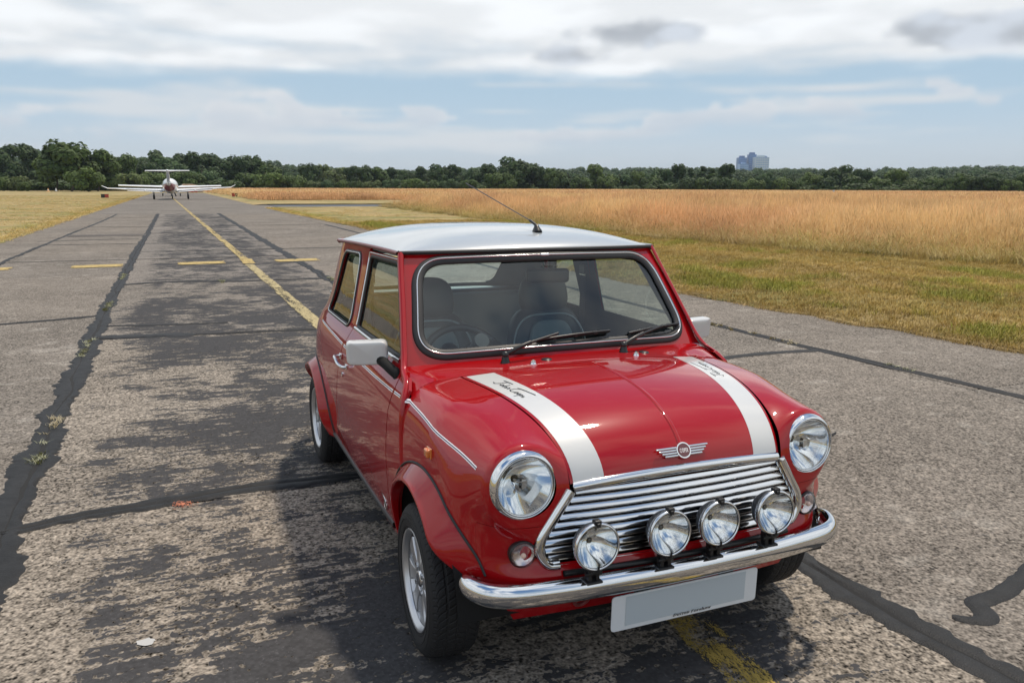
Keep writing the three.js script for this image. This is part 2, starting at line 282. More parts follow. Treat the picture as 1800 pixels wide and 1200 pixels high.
// ---------- yellow paint ----------
function paintTex(w, h, wear, seed, col = [0.50, 0.335, 0.075]) { const C = new Uint8Array(w * h * 4); for (let j = 0; j < h; j++) for (let i = 0; i < w; i++) { const k = (j * w + i) * 4, n = fbm(i * 0.02 + seed, j * 0.02, 4) * 0.55 + vn(i * 0.24, j * 0.24) * 0.25 + vn(i * 0.55, j * 0.55) * 0.25, e = Math.min(i, w - 1 - i) / w; const l = 0.8 + 0.4 * (vn(i * 0.1, j * 0.1) - 0.5); C[k] = lin2s(col[0] * l); C[k + 1] = lin2s(col[1] * l); C[k + 2] = lin2s(col[2] * l); C[k + 3] = n > wear + 0.12 * sstep(0.12, 0, e) ? 255 : 0; } return dataTex(w, h, C, true); }
const paintMat = (tex) => new THREE.MeshStandardMaterial({ roughness: 0.8, map: tex, alphaTest: 0.5, transparent: false });
const paleT = paintMat(paintTex(128, 1024, 0.46, 4, [0.44, 0.36, 0.18])), freshT = paintMat(paintTex(256, 128, 0.34, 9, [0.47, 0.345, 0.12])), wornT = paintMat(paintTex(256, 512, 0.535, 14, [0.40, 0.285, 0.06])), farT = paintMat(paintTex(64, 512, 0.42, 20, [0.43, 0.33, 0.13]));
 
function ribbonFlat(pts, half, y, rep = 1) { const P = [], U = [], I = []; pts.forEach(([x, z], i) => { P.push(x - half, y, z, x + half, y, z); U.push(0, z / rep, 1, z / rep); if (i) { const q = i * 2; I.push(q - 2, q - 1, q, q, q - 1, q + 1); } }); return meshGeo(P, I, null, U); }
const lineX = z => 0.15 + 0.0162 * z;
const zl = (a, b, n) => Array.from({ length: n + 1 }, (_, i) => { const z = a + (b - a) * i / n; return [lineX(z), z]; });
const cl = group('centre_line', scene); cl.userData = { kind: 'structure' };
part('worn_paint', ribbonFlat([[0.23, 0.85], [0.225, 1.3], [0.20, 1.6], [0.19, 2.4]], 0.085, 0.004, 1.1), wornT, cl);
part('pale_paint', ribbonFlat(zl(-13.2, -0.9, 12).map(([x, z]) => [x - 0.03, z]), 0.085, 0.0085, 6), paleT, cl);
part('yellow_square', ribbonFlat([[-0.07, -14.45], [-0.075, -13.35]], 0.12, 0.0085, 2), freshT, cl);
part('yellow_line', ribbonFlat(zl(-118, -14.5, 20), 0.085, 0.0085, 9), farT, cl);
const dl = group('dashed_line', scene); dl.userData = { kind: 'structure' };
for (let k = -3; k < 4; k++) { const x = -0.95 + k * 1.86; if (x < -5.6 || x > 5.3) continue; part('dash', new THREE.PlaneGeometry(0.88, 0.55).rotateX(-Math.PI / 2).rotateY(0.03).translate(x, 0.0085, -13.8 - 0.02 * k), freshT, dl); }
// paint marks
{ const g = new THREE.CircleGeometry(0.030, 24).rotateX(-Math.PI / 2), p = g.attributes.position; for (let i = 1; i < p.count; i++) { const s = 0.75 + 0.5 * vn(i * 0.8, 3); p.setXYZ(i, p.getX(i) * s * 1.1, 0, p.getZ(i) * s * 0.75); } tag(part(numbered('paint_splash'), g.translate(-1.55, 0.004, 0.64), std(0.42, 0.42, 0.41, 0.7), scene), 'small white paint splash on the dark patch left of the car', 'paint mark'); }
{ const C = new Uint8Array(128 * 128 * 4); for (let j = 0; j < 128; j++) for (let i = 0; i < 128; i++) { const k = (j * 128 + i) * 4, d = Math.hypot(i - 64, j - 64) / 64; C[k] = lin2s(0.46); C[k + 1] = lin2s(0.16); C[k + 2] = lin2s(0.085); C[k + 3] = vn(i * 0.35, j * 0.35) * 0.6 + fbm(i * 0.06, j * 0.06, 2) * 0.4 > 0.42 + d * 0.42 ? 255 : 0; } tag(part(numbered('paint_smudge'), new THREE.PlaneGeometry(0.17, 0.13).rotateX(-Math.PI / 2).translate(-1.42, 0.012, -0.58), new THREE.MeshStandardMaterial({ roughness: 0.85, map: dataTex(128, 128, C, true), alphaTest: 0.5 }), scene), 'faded orange paint smudge beside the tarred crack', 'paint mark'); }

// ---------- grass ground ----------
function grassTex(w, sx, seed, gold) { const C = new Uint8Array(w * w * 4); for (let j = 0; j < w; j++) for (let i = 0; i < w; i++) { const k = (j * w + i) * 4, x = i / w * sx, z = j / w * sx; const n = fbm(x * 0.35 + seed, z * 0.8, 4), f = vn(x * 14, z * 20), m = fbm(x * 2.1, z * 3.3 + 5, 3), gr = sstep(0.50, 0.70, fbm(x * 0.5 + 31, z * 0.7 + seed, 3)) * (gold ? 0.15 : 0.7); let l = 0.72 + 0.5 * (f - 0.5) + 0.5 * (m - 0.5) + 0.35 * (n - 0.5); C[k] = lin2s(mix(0.42, 0.20, gr) * l); C[k + 1] = lin2s(mix(0.31, 0.225, gr) * l); C[k + 2] = lin2s(mix(0.13, 0.055, gr) * l); C[k + 3] = 255; } return dataTex(w, w, C, true); }
const gT = grassTex(1024, 24, 3, false); 
const groundMat = new THREE.MeshStandardMaterial({ roughness: 1, map: gT });
{ const g = new THREE.PlaneGeometry(16000, 16000).rotateX(-Math.PI / 2).translate(0, -0.13, 0), u = g.attributes.uv; for (let i = 0; i < u.count; i++) u.setXY(i, u.getX(i) * 16000 / 24, u.getY(i) * 16000 / 24); struct('ground', g, groundMat); }
const edgeR = z => 5.45 + 0.09 * Math.max(-6, Math.min(6, z + 6.6)) * (z > -7 ? 1 : 0.2) + (z > -7 ? 0 : 0.0) - (z < -7 ? 0.02 * Math.min(40, -7 - z) : 0), edgeL = z => -5.72;
function verge(name, xa, xb, z0, z1, nx, nz, side) {
  const P = [], U = [], I = [];
  for (let j = 0; j <= nz; j++) for (let i = 0; i <= nx; i++) {
    const z = z0 + (z1 - z0) * j / nz, e = side > 0 ? edgeR(z) : edgeL(z), f = (i / nx) ** 2.2;
    const rag = ((fbm(z * 1.7, side * 9, 3) - 0.5) * 0.30 + (vn(z * 9, side * 5) - 0.5) * 0.07) * (1 - f), x = e - side * 0.02 + rag + (side > 0 ? xb - e : xa - e) * f;
    const y = i === 0 ? 0.002 : 0.018 + 0.05 * sstep(0, 1.2, Math.abs(x - e)) + 0.05 * (fbm(x * 0.8, z * 0.8, 3) - 0.5) * sstep(0, 0.6, Math.abs(x - e)) + 0.02 * (vn(x * 6, z * 6) - 0.4);
    P.push(x, Math.max(0.002, y), z); U.push(x / 24, z / 24);
  }
  for (let j = 0; j < nz; j++) for (let i = 0; i < nx; i++) { const q = j * (nx + 1) + i; if (side > 0) I.push(q, q + nx + 1, q + 1, q + 1, q + nx + 1, q + nx + 2); else I.push(q, q + 1, q + nx + 1, q + 1, q + nx + 2, q + nx + 1); }
  return struct(name, meshGeo(P, I, null, U), groundMat);
}
verge('grass_verge', 0, 60, -55.9, 14, 90, 420, 1);
verge('grass_verge', 0, 60, -190, -66.1, 30, 120, 1);
verge('grass_verge', -90, 0, -190, 14, 60, 420, -1);
const gy = (x, z, e) => 0.015 + 0.05 * sstep(0, 1.2, Math.abs(x - e)) + 0.05 * (fbm(x * 0.8, z * 0.8, 3) - 0.5) * sstep(0, 0.6, Math.abs(x - e));

// ---------- blades ----------
function clump(n, R, h0, h1, w, lean, seed, head = 0) { // bent blades of two segments, some with a seed head
  const r = rng(seed), P = [], N = [], I = [];
  for (let b = 0; b < n; b++) {
    const a = r() * 6.283, d = Math.sqrt(r()) * R, x = Math.cos(a) * d, z = Math.sin(a) * d, h = h0 + (h1 - h0) * r(), la = r() * 6.283, l = lean * h * (0.3 + r()), ww = w * (0.6 + 0.8 * r());
    const lx = Math.cos(la) * l, lz = Math.sin(la) * l, fa = r() * 3.1416, dx = Math.cos(fa) * ww / 2, dz = Math.sin(fa) * ww / 2, o = P.length / 3;
    P.push(x - dx, 0, z - dz, x + dx, 0, z + dz, x + lx * 0.35 - dx * 0.8, h * 0.6, z + lz * 0.35 - dz * 0.8, x + lx * 0.35 + dx * 0.8, h * 0.6, z + lz * 0.35 + dz * 0.8, x + lx, h, z + lz);
    for (let k = 0; k < 5; k++) N.push(Math.sin(fa) * 0.5, 0.8, -Math.cos(fa) * 0.5);
    I.push(o, o + 1, o + 2, o + 2, o + 1, o + 3, o + 2, o + 3, o + 4);
    if (r() < head) { const q = P.length / 3, hw = ww * 2.0, hx = Math.cos(fa) * hw / 2, hz = Math.sin(fa) * hw / 2, tx = x + lx, tz = z + lz; P.push(tx - lx * 0.1, h * 0.86, tz - lz * 0.1, tx - hx, h * 0.96, tz - hz, tx + hx, h * 0.96, tz + hz, tx + lx * 0.25, h * 1.13, tz + lz * 0.25); for (let k = 0; k < 4; k++) N.push(Math.sin(fa) * 0.5, 0.8, -Math.cos(fa) * 0.5); I.push(q, q + 1, q + 2, q + 1, q + 3, q + 2); }
  }
  return meshGeo(P, I, N);
}
const bladeMat = new THREE.MeshPhysicalMaterial({ roughness: 0.9, side: THREE.DoubleSide, transmission: 0.48, thickness: 0, specularIntensity: 0.2 });
bladeMat.color.setRGB(1, 1, 1);
function scatter(name, geo, list, label, category) { // list of [x,y,z,scale,sy,r,g,b]
  const m = new THREE.InstancedMesh(geo, bladeMat, list.length), M = new THREE.Matrix4(), q = new THREE.Quaternion(), up = V3(0, 1, 0), c = new THREE.Color(), r = rng(9 + list.length);
  list.forEach((p, i) => { q.setFromAxisAngle(up, r() * 6.283); M.compose(V3(p[0], p[1], p[2]), q, V3(p[3], p[3] * p[4], p[3])); m.setMatrixAt(i, M); m.setColorAt(i, c.setRGB(p[5], p[6], p[7])); });
  m.name = numbered(name); m.castShadow = m.receiveShadow = true; m.userData = { kind: 'stuff', label, category }; scene.add(m); return m;
}
const mown = clump(24, 0.08, 0.018, 0.055, 0.0045, 0.9, 5), tuft = clump(26, 0.06, 0.05, 0.16, 0.007, 0.7, 6), tall = clump(30, 0.17, 0.55, 0.98, 0.0065, 0.28, 7, 0.8), tallFar = clump(46, 0.75, 0.5, 0.98, 0.022, 0.25, 8, 0.8);
function mownColor(x, z, e) {
  const edge = Math.abs(x - e), n = fbm(x * 0.45 + 2, z * 0.45, 3), g0 = fbm(x * 1.3 + 40, z * 0.9, 3), row = vn(x * 1.6, z * 0.12);
  let gr = sstep(0.50, 0.66, g0 * 0.45 + n * 0.3 + 0.25 * vn(x * 4.5 + 3, z * 3.5) + 0.10 * Math.exp(-(((edge - 0.85) / 0.5) ** 2)) - 0.05 * sstep(2, 4, edge)) * 0.78;
  if (edge < 0.28) gr *= 0.25;
  const l = 1.05 + 0.35 * (rnd() - 0.5) + 0.35 * (row - 0.5);
  const dry = rnd() < 0.25 ? [0.72, 0.57, 0.25] : rnd() < 0.5 ? [0.61, 0.46, 0.16] : [0.48, 0.33, 0.10];
  return [mix(dry[0], 0.31 + 0.09 * rnd(), gr) * l, mix(dry[1], 0.36 + 0.07 * rnd(), gr) * l, mix(dry[2], 0.07, gr) * l, gr];
}
const fieldEdge = spline1([-56, -30, -15, -7.4, 0, 8], [12.6, 11.6, 11.7, 13.6, 15.6, 18]);
{
  const L = [], T = [];
  for (let z = -30; z < 4;) { const st = z > 0.8 ? 0.11 : 0.052 + 0.0022 * Math.max(0, 3 - z); z += st; const e = edgeR(z); for (let x = e - 0.06; x < Math.min(fieldEdge(z) + 1.0, e + 3 + (3 - z) * 0.9); x += st * 1.15) { const X = x + (rnd() - 0.5) * st, Z = z + (rnd() - 0.5) * st; if (X < e + 0.16 * (fbm(Z * 1.7, 9, 3) - 0.3)) continue; const c = mownColor(X, Z, e), s = (0.75 + 0.7 * rnd()) * (1 + 0.7 * c[3]) * Math.max(1, st / 0.075); L.push([X, gy(X, Z, e) - 0.01, Z, s, 0.8 + 0.5 * rnd(), c[0], c[1], c[2]]); } }
  for (let z = -56; z < -30; z += 0.22) { const e = edgeR(z); for (let x = e; x < fieldEdge(z) + 1; x += 0.24) { const X = x + (rnd() - 0.5) * 0.2, c = mownColor(X, z, e); L.push([X, 0.03, z + (rnd() - 0.5) * 0.2, 2.0, 0.6, c[0], c[1], c[2]]); } }
  for (let z = -26; z < 1; z += 0.018 + 0.0012 * (1 - z)) { const e = edgeR(z) + (fbm(z * 1.7, 9, 3) - 0.5) * 0.30; for (let k = 0; k < 2; k++) { const d = -0.05 + 0.22 * rnd() ** 1.5, q = rnd(), l = 0.8 + 0.4 * rnd(); L.push([e + d, 0.004 + Math.max(0, d) * 0.09, z + 0.03 * rnd(), 0.6 + 0.6 * rnd(), 0.55 + 0.5 * q, mix(0.62, 0.46, q) * l, mix(0.47, 0.33, q) * l, mix(0.24, 0.12, q) * l]); } }
  scatter('mown_grass', mown, L, 'short dry mown grass strip between the concrete and the tall field', 'grass');
  const Q = [];
  for (let z = -130; z < -14; z += 0.34 + 0.003 * (-14 - z)) for (let x = -5.75, st = 0.2; x > -42; x -= st, st = 0.28 + (-5.75 - x) * 0.02) { const X = x + (rnd() - 0.5) * st, c = mownColor(X, z * 0.6, -5.72), l = 1.1; Q.push([X, 0.03, z + (rnd() - 0.5) * 0.3, 2.4 + st, 0.55, mix(c[0], 0.62, 0.45) * l, mix(c[1], 0.47, 0.45) * l, mix(c[2], 0.21, 0.45) * l]); }
  scatter('mown_grass', mown, Q, 'short straw-coloured mown grass left of the runway', 'grass');
}
{
  const N = [], F = [];
  const col = (x, z, green) => { const n = fbm(x * 0.12 + 6, z * 0.12, 3), m = fbm(x * 0.5 + 90, z * 0.5, 3), l = 0.92 + 0.34 * (rnd() - 0.5) + 0.75 * (m - 0.5), p = sstep(0.35, 0.65, n); return [mix(mix(0.78, 0.68, p), 0.30, green) * l, mix(mix(0.545, 0.405, p), 0.29, green) * l, mix(mix(0.27, 0.21, p), 0.06, green) * l]; };
  for (let z = 6; z > -56;) { const st = 0.17 + 0.0045 * (3 - z); z -= st; const e = fieldEdge(z); for (let x = e + (fbm(z * 0.8, 3, 2) - 0.5) * 0.7; x < e + 14 + (3 - z) * 0.45; x += st * (1 + 0.06 * (x - e))) { const inn = x - e, c = col(x, z, sstep(1.7, 0.0, inn) * (0.45 + 0.6 * fbm(z * 0.6, 44, 2)) * 0.85); N.push([x + (rnd() - 0.5) * st, 0.02, z + (rnd() - 0.5) * st, 1 + 0.3 * rnd(), (0.26 + 0.62 * sstep(-0.3, 2.6, inn)) * (0.72 + 0.56 * fbm(x * 0.35, z * 0.35, 3)), c[0], c[1], c[2]]); } }
  scatter('tall_grass', tall, N, 'tall golden grass along the near edge of the field', 'grass');
  const cx = -1.3574, cz = 3.3965;
  for (let d = 17, st; d < 330; d += st) { st = 0.42 + d * 0.0085; const w = st * 0.9; for (let a = -0.06; a < 1.05; a += w / d) { const x = cx + Math.sin(a) * d + (rnd() - 0.5) * st, z = cz - Math.cos(a) * d + (rnd() - 0.5) * st; if (z > -70 ? (z > 2 || x < fieldEdge(clamp(z, -56, 8)) + (z > -56 ? 12 : 0) + (z < -53 && x < 20 ? 99 : 0)) : x < 7 + 0.02 * (-70 - z) || (z > -84)) { if (!(z <= -70 && z <= -84)) continue; if (x < 7) continue; } const c = col(x, z, 0), k = Math.max(1, st / 0.75); F.push([x, 0, z, k, 0.9 / k * (0.85 + 0.3 * rnd()), c[0], c[1], c[2]]); } }
  scatter('tall_grass', tallFar, F, 'wide field of tall golden grass reaching to the trees', 'grass');
}
// weeds rooted in the cracks
const weedSpots = [[-2.22, -5.0, 1.5, 'long yellow-green weed patch in the left tar joint, level with the car'], [-2.23, -7.9, 1.3, 'weed patch in the left tar joint just beyond the crossing crack'], [-2.25, -11.6, 1.7, 'largest weed patch in the left tar joint, near the yellow dashes'], [-2.17, -1.75, 0.75, 'small weed tuft in the left tar joint, nearest the camera'], [-2.18, -2.25, 0.7, 'tiny dry weed in the left tar joint above the nearest tuft'], [4.16, -3.85, 0.9, 'dry weed tuft in the right joint just past the door mirror'], [4.2, -3.1, 1.2, 'dry straw-coloured weed strip in the right joint beside the car'], [4.3, -1.55, 0.5, 'single green weed in the right joint past the junction'], [0.95, -10.0, 1.2, 'green weed clump in the joint right of the yellow line'], [-0.75, -10.3, 0.6, 'low weed in the crossing crack ahead of the dark patches']];
for (const [x, z, s, label] of weedSpots) {
  const r = rng(Math.round(x * 1000 + z * 77) >>> 0), P = [], C = [];
  const g = thing('weed_tuft', label, 'weed', x, 0, z, 'weeds growing in the tarred joints');
  const list = []; const n = Math.round(11 * s); for (let k = 0; k < n; k++) { const q = tuft.clone().scale(0.34 + 0.2 * r(), 0.12 + 0.16 * r(), 0.34 + 0.2 * r()).rotateY(r() * 6).translate((r() - 0.5) * 0.07, 0, (r() - 0.5) * 0.62 * s); list.push(q); }
  const dry = /dry/.test(label), m = phys(dry ? 0.36 : 0.25, dry ? 0.27 : 0.26, 0.06, 0.9, { transmission: 0.3, thickness: 0 });
  part('leaves', join(list), m, g);
}
// ================= the car: surfaces =================
// axes: x to the viewer's right (the car's left side), y up, z forward; origin on the ground between the axles
const red = phys(0.33, 0.0035, 0.006, 0.30, { clearcoat: 1, clearcoatRoughness: 0.028, specularIntensity: 0.07 });
const roofPaint = phys(0.43, 0.46, 0.48, 0.30, { clearcoat: 1, clearcoatRoughness: 0.05 });
const white = phys(0.58, 0.585, 0.575, 0.38, { clearcoat: 1, clearcoatRoughness: 0.05 });
const chrome = std(0.72, 0.73, 0.74, 0.05, 1);
const chromeDull = std(0.70, 0.71, 0.72, 0.18, 1);
const rubber = std(0.018, 0.018, 0.019, 0.55);
const blackPl = std(0.012, 0.012, 0.013, 0.35);
const blackMat = std(0.005, 0.005, 0.005, 0.9);
const trimGrey = std(0.055, 0.058, 0.062, 0.85);
const glassM = phys(0.84, 0.94, 0.93, 0.0, { transmission: 1, thickness: 0, ior: 1.65 });
const glassSide = phys(0.66, 0.72, 0.68, 0.0, { transmission: 1, thickness: 0, ior: 1.75 });
const clearM = phys(0.97, 0.98, 0.98, 0.0, { transmission: 1, thickness: 0, ior: 1.5 });
const alloy = std(0.56, 0.57, 0.59, 0.34, 0.85);

const car = thing('compact_car', 'red two-door compact car with white roof, bonnet stripes and four spot lamps', 'car');

// ---- trimmed panels: a polygon with holes in a 2D domain, split finely and lifted onto a surface ----
function panelGeo(outer, holes, lift, h = 0.022, lip = 0.010, off = 0) {
  const V2 = p => new THREE.Vector2(p[0], p[1]);
  const pts = [...outer, ...holes.flat()], tri = THREE.ShapeUtils.triangulateShape(outer.map(V2), holes.map(q => q.map(V2)));
  const P3 = []; const e = 1e-4, a = V3(), b = V3(), c = V3();
  const at = (p) => lift(p[0], p[1]);
  const nrm = p => { const o = at(p); a.copy(at([p[0] + e, p[1]])).sub(at([p[0] - e, p[1]])); b.copy(at([p[0], p[1] + e])).sub(at([p[0], p[1] - e])); c.crossVectors(a, b).normalize(); return [o, c.clone()]; };
  for (const p of pts) P3.push(at(p));
  let T = tri.map(t => [...t]);
  const segs = new Set(), key = (i, j) => i < j ? i * 1e6 + j : j * 1e6 + i;
  let o = 0; for (const loop of [outer, ...holes]) { for (let i = 0; i < loop.length; i++) segs.add(key(o + i, o + (i + 1) % loop.length)); o += loop.length; }
  for (let pass = 0; pass < 9; pass++) {
    const midOf = new Map(); let any = false;
    const midp = (i, j) => { if (P3[i].distanceToSquared(P3[j]) < h * h) return -1; const k = key(i, j); if (!midOf.has(k)) { const p = [(pts[i][0] + pts[j][0]) / 2, (pts[i][1] + pts[j][1]) / 2]; pts.push(p); P3.push(at(p)); midOf.set(k, pts.length - 1); if (segs.has(k)) { segs.delete(k); segs.add(key(i, pts.length - 1)); segs.add(key(pts.length - 1, j)); } any = true; } return midOf.get(k); };
    const N = [];
    for (const [i, j, k] of T) {
      const a = midp(i, j), b = midp(j, k), c = midp(k, i), n = (a >= 0) + (b >= 0) + (c >= 0);
      if (!n) N.push([i, j, k]);
      else if (n === 3) N.push([i, a, c], [a, j, b], [c, b, k], [a, b, c]);
      else if (n === 1) { if (a >= 0) N.push([i, a, k], [a, j, k]); else if (b >= 0) N.push([i, j, b], [i, b, k]); else N.push([i, j, c], [c, j, k]); }
      else { // two split: take the shorter diagonal
        let [u, v, w, m1, m2] = a < 0 ? [k, i, j, c, b] : b < 0 ? [i, j, k, a, c] : [j, k, i, b, a]; // u: corner between the two split edges; m1 on u-v, m2 on w-u
        N.push([u, m1, m2]); if (P3[m1].distanceToSquared(P3[w]) < P3[v].distanceToSquared(P3[m2])) N.push([m1, v, w], [m1, w, m2]); else N.push([m1, v, m2], [v, w, m2]);
      }
    }
    T = N; if (!any) break;
  }
  const pos = [], nor = [], uv = [], idx = [];
  const NN = pts.map((p, i) => { const [o, n] = nrm(p); pos.push(o.x + n.x * off, o.y + n.y * off, o.z + n.z * off); nor.push(n.x, n.y, n.z); uv.push(p[0], p[1]); return n; });
  for (const t of T) idx.push(...t);
  if (lip) for (const [i, j, k] of T) for (const [a, b] of [[i, j], [j, k], [k, i]]) if (segs.has(key(a, b))) {
    const A = V3().fromArray(pos, a * 3), B = V3().fromArray(pos, b * 3), d = B.clone().sub(A), on = d.clone().cross(NN[a]).normalize(), q = pos.length / 3;
    const A2 = A.clone().addScaledVector(NN[a], -lip), B2 = B.clone().addScaledVector(NN[b], -lip);
    for (const p of [A, B, B2, A2]) { pos.push(p.x, p.y, p.z); nor.push(on.x, on.y, on.z); uv.push(0, 0); }
    idx.push(q, q + 3, q + 1, q + 1, q + 3, q + 2);
  }
  return meshGeo(pos, idx, nor, uv);
}
const mirrorX = g => { const q = g.clone(), p = q.attributes.position, n = q.attributes.normal; for (let i = 0; i < p.count; i++) { p.setX(i, -p.getX(i)); if (n) n.setX(i, -n.getX(i)); } if (q.index) { const a = q.index.array; for (let i = 0; i < a.length; i += 3) { const t = a[i]; a[i] = a[i + 1]; a[i + 1] = t; } } else { for (const k of Object.keys(q.attributes)) { const A = q.attributes[k], s = A.itemSize, r = A.array; for (let i = 0; i < A.count; i += 3) for (let c = 0; c < s; c++) { const t = r[i * s + c]; r[i * s + c] = r[(i + 1) * s + c]; r[(i + 1) * s + c] = t; } } } return q; };
const both = (name, geo, mat, parent) => [part(name, geo, mat, parent), part(name, mirrorX(geo), mat, parent)]; // geo for x > 0
// rounded polygon: corners [x, y, r]
function roundPoly(cs, seg = 7) {
  const out = [], n = cs.length;
  for (let i = 0; i < n; i++) {
    const [x, y, r = 0] = cs[i], [ax, ay] = cs[(i + n - 1) % n], [bx, by] = cs[(i + 1) % n];
    if (!r) { out.push([x, y]); continue; }
    const la = Math.hypot(ax - x, ay - y), lb = Math.hypot(bx - x, by - y), ra = Math.min(r, la * 0.49), rb = Math.min(r, lb * 0.49);
    const p = [x + (ax - x) / la * ra, y + (ay - y) / la * ra], q = [x + (bx - x) / lb * rb, y + (by - y) / lb * rb];
    for (let k = 0; k <= seg; k++) { const t = k / seg, u = 1 - t; out.push([u * u * p[0] + 2 * u * t * x + t * t * q[0], u * u * p[1] + 2 * u * t * y + t * t * q[1]]); }
  }
  return out;
}
function dense(poly, h = 0.03, closed = true) { const out = []; const n = poly.length; for (let i = 0; i < (closed ? n : n - 1); i++) { const a = poly[i], b = poly[(i + 1) % n], m = Math.max(1, Math.ceil(Math.hypot(b[0] - a[0], b[1] - a[1]) / h)); for (let k = 0; k < m; k++) out.push([a[0] + (b[0] - a[0]) * k / m, a[1] + (b[1] - a[1]) * k / m]); } if (!closed) out.push(poly[n - 1]); return out; }
// a raised bead with a half-elliptic section along points with normals
function bead(P, N, w, h, closed = false, sink = 0.001, seg = 6) {
  const pos = [], nor = [], idx = [], n = P.length;
  for (let i = 0; i < n; i++) {
    const a = P[closed ? (i + n - 1) % n : Math.max(0, i - 1)], b = P[closed ? (i + 1) % n : Math.min(n - 1, i + 1)], t = b.clone().sub(a).normalize(), s = t.clone().cross(N[i]).normalize(), nn = s.clone().cross(t).normalize();
    for (let k = 0; k <= seg; k++) { const f = k / seg * Math.PI, cx = Math.cos(f), sy = Math.sin(f), p = P[i].clone().addScaledVector(s, cx * w / 2).addScaledVector(nn, sy * h - sink), m = s.clone().multiplyScalar(cx / w * 2).addScaledVector(nn, sy / h).normalize(); pos.push(p.x, p.y, p.z); nor.push(m.x, m.y, m.z); }
  }
  const W = seg + 1; for (let i = 0; i < (closed ? n : n - 1); i++) for (let k = 0; k < seg; k++) { const q = i * W + k, r = ((i + 1) % n) * W + k; idx.push(q, r, q + 1, q + 1, r, r + 1); }
  if (!closed) for (const i of [0, n - 1]) { const q = i * W; for (let k = 1; k < seg; k++) idx.push(q, q + k, q + k + 1); }
  return meshGeo(pos, idx, nor);
}
function onSurf(poly, lift, off = 0) { const P = [], N = [], e = 1e-4; for (const [u, v] of poly) { const o = lift(u, v), n = lift(u + e, v).sub(lift(u - e, v)).cross(lift(u, v + e).sub(lift(u, v - e))).normalize(); P.push(o.addScaledVector(n, off)); N.push(n); } return [P, N]; }

// ---- side surface, x > 0: u = z (bent round the tail beyond -0.6), v = y ----
const wS = spline1([0.18, 0.24, 0.35, 0.5, 0.6, 0.7, 0.765, 0.80, 0.835, 0.875, 0.92, 1.0, 1.1, 1.2, 1.26], [0.652, 0.668, 0.690, 0.704, 0.7055, 0.701, 0.693, 0.683, 0.666, 0.644, 0.628, 0.610, 0.588, 0.567, 0.556]);
const Lr = spline1([0.2, 0.4, 0.6, 0.8, 0.9, 1.0, 1.1, 1.2, 1.27], [0.80, 0.86, 0.86, 0.82, 0.76, 0.68, 0.60, 0.52, 0.47]);
const planF = z => 1 - (z > 0.3 ? 0.026 * ((z - 0.3) / 0.7) ** 2 : 0);
const W = (y, z) => wS(y) * planF(z);
const tailT = (() => { const n = 4, tab = []; let s = 0, px = 0.69, pz = 0; for (let i = 0; i <= 400; i++) { const t = i / 400 * Math.PI / 2, x = 0.69 * Math.cos(t) ** (2 / n), z = 0.84 * Math.sin(t) ** (2 / n); s += Math.hypot(x - px, z - pz); px = x; pz = z; tab.push([s, t]); } return [d => { let a = 0, b = 400; while (b - a > 1) { const m = (a + b) >> 1; if (tab[m][0] < d) a = m; else b = m; } const f = clamp((d - tab[a][0]) / (tab[b][0] - tab[a][0] + 1e-9), 0, 1); return tab[a][1] + (tab[b][1] - tab[a][1]) * f; }, s]; })();
function sideLift(u, v) {
  if (u > -0.6) return V3(W(v, u), v, u);
  const t = tailT[0](-0.6 - u), n = 2 / (4 + 0.8 * sstep(0.95, 1.2, v));
  return V3(wS(v) * Math.max(0, Math.cos(t)) ** n, v, -0.6 - Lr(v) * Math.sin(t) ** n);
}
const UB = -0.6 - tailT[1] + 1e-4; // middle of the tail
// normals come out as du x dv = (z) x (y) -> -x, so flip: use lift with v first
const sideL = (v, u) => sideLift(u, v); // du x dv = y x z = +x
const sw = poly => poly.map(p => [p[1], p[0]]); // polygons below are written [z, y]

const archC = [1.018, 0.26], archR = 0.322, rearC = [-1.018, 0.255], rearR = 0.300;
const arc = (c, r, a0, a1, n = 18) => Array.from({ length: n + 1 }, (_, i) => { const a = a0 + (a1 - a0) * i / n; return [c[0] + Math.cos(a) * r, c[1] + Math.sin(a) * r]; });
const doorFront = [[0.572, 0.235], [0.588, 0.40], [0.606, 0.60], [0.622, 0.72], [0.655, 0.80], [0.652, 0.85], [0.606, 0.905]];
const doorRear = [[-0.432, 0.235], [-0.425, 0.32], [-0.385, 0.50], [-0.345, 0.62], [-0.295, 0.74], [-0.248, 0.83], [-0.232, 0.89]];
const GP = 0.0035;
const doorTop = [[-0.225, 1.05], [-0.212, 1.222], [-0.19, 1.236], [0.30, 1.243], [0.335, 1.232]];
const doorPoly = dense([...doorRear.map(p => [p[0] + GP, p[1]]), ...doorTop.map(p => [p[0] + (p[0] < 0 ? GP : -0.006), p[1] - 0.004]), ...doorFront.slice().reverse().map(p => [p[0] - GP, p[1]])], 0.05);
const doorWin = roundPoly([[-0.185, 0.892, 0.02], [-0.186, 1.212, 0.035], [0.293, 1.222, 0.03], [0.572, 0.897, 0.03]]);
const qWin = roundPoly([[-0.318, 0.872, 0.05], [-0.352, 1.207, 0.05], [-0.765, 1.193, 0.07], [-0.905, 0.872, 0.05]]);
const dn = p => dense(p, 0.05);
// door
const sides = [1, -1];
const doors = both('door', panelGeo(sw(doorPoly), [sw(doorWin)], sideL), red, car);
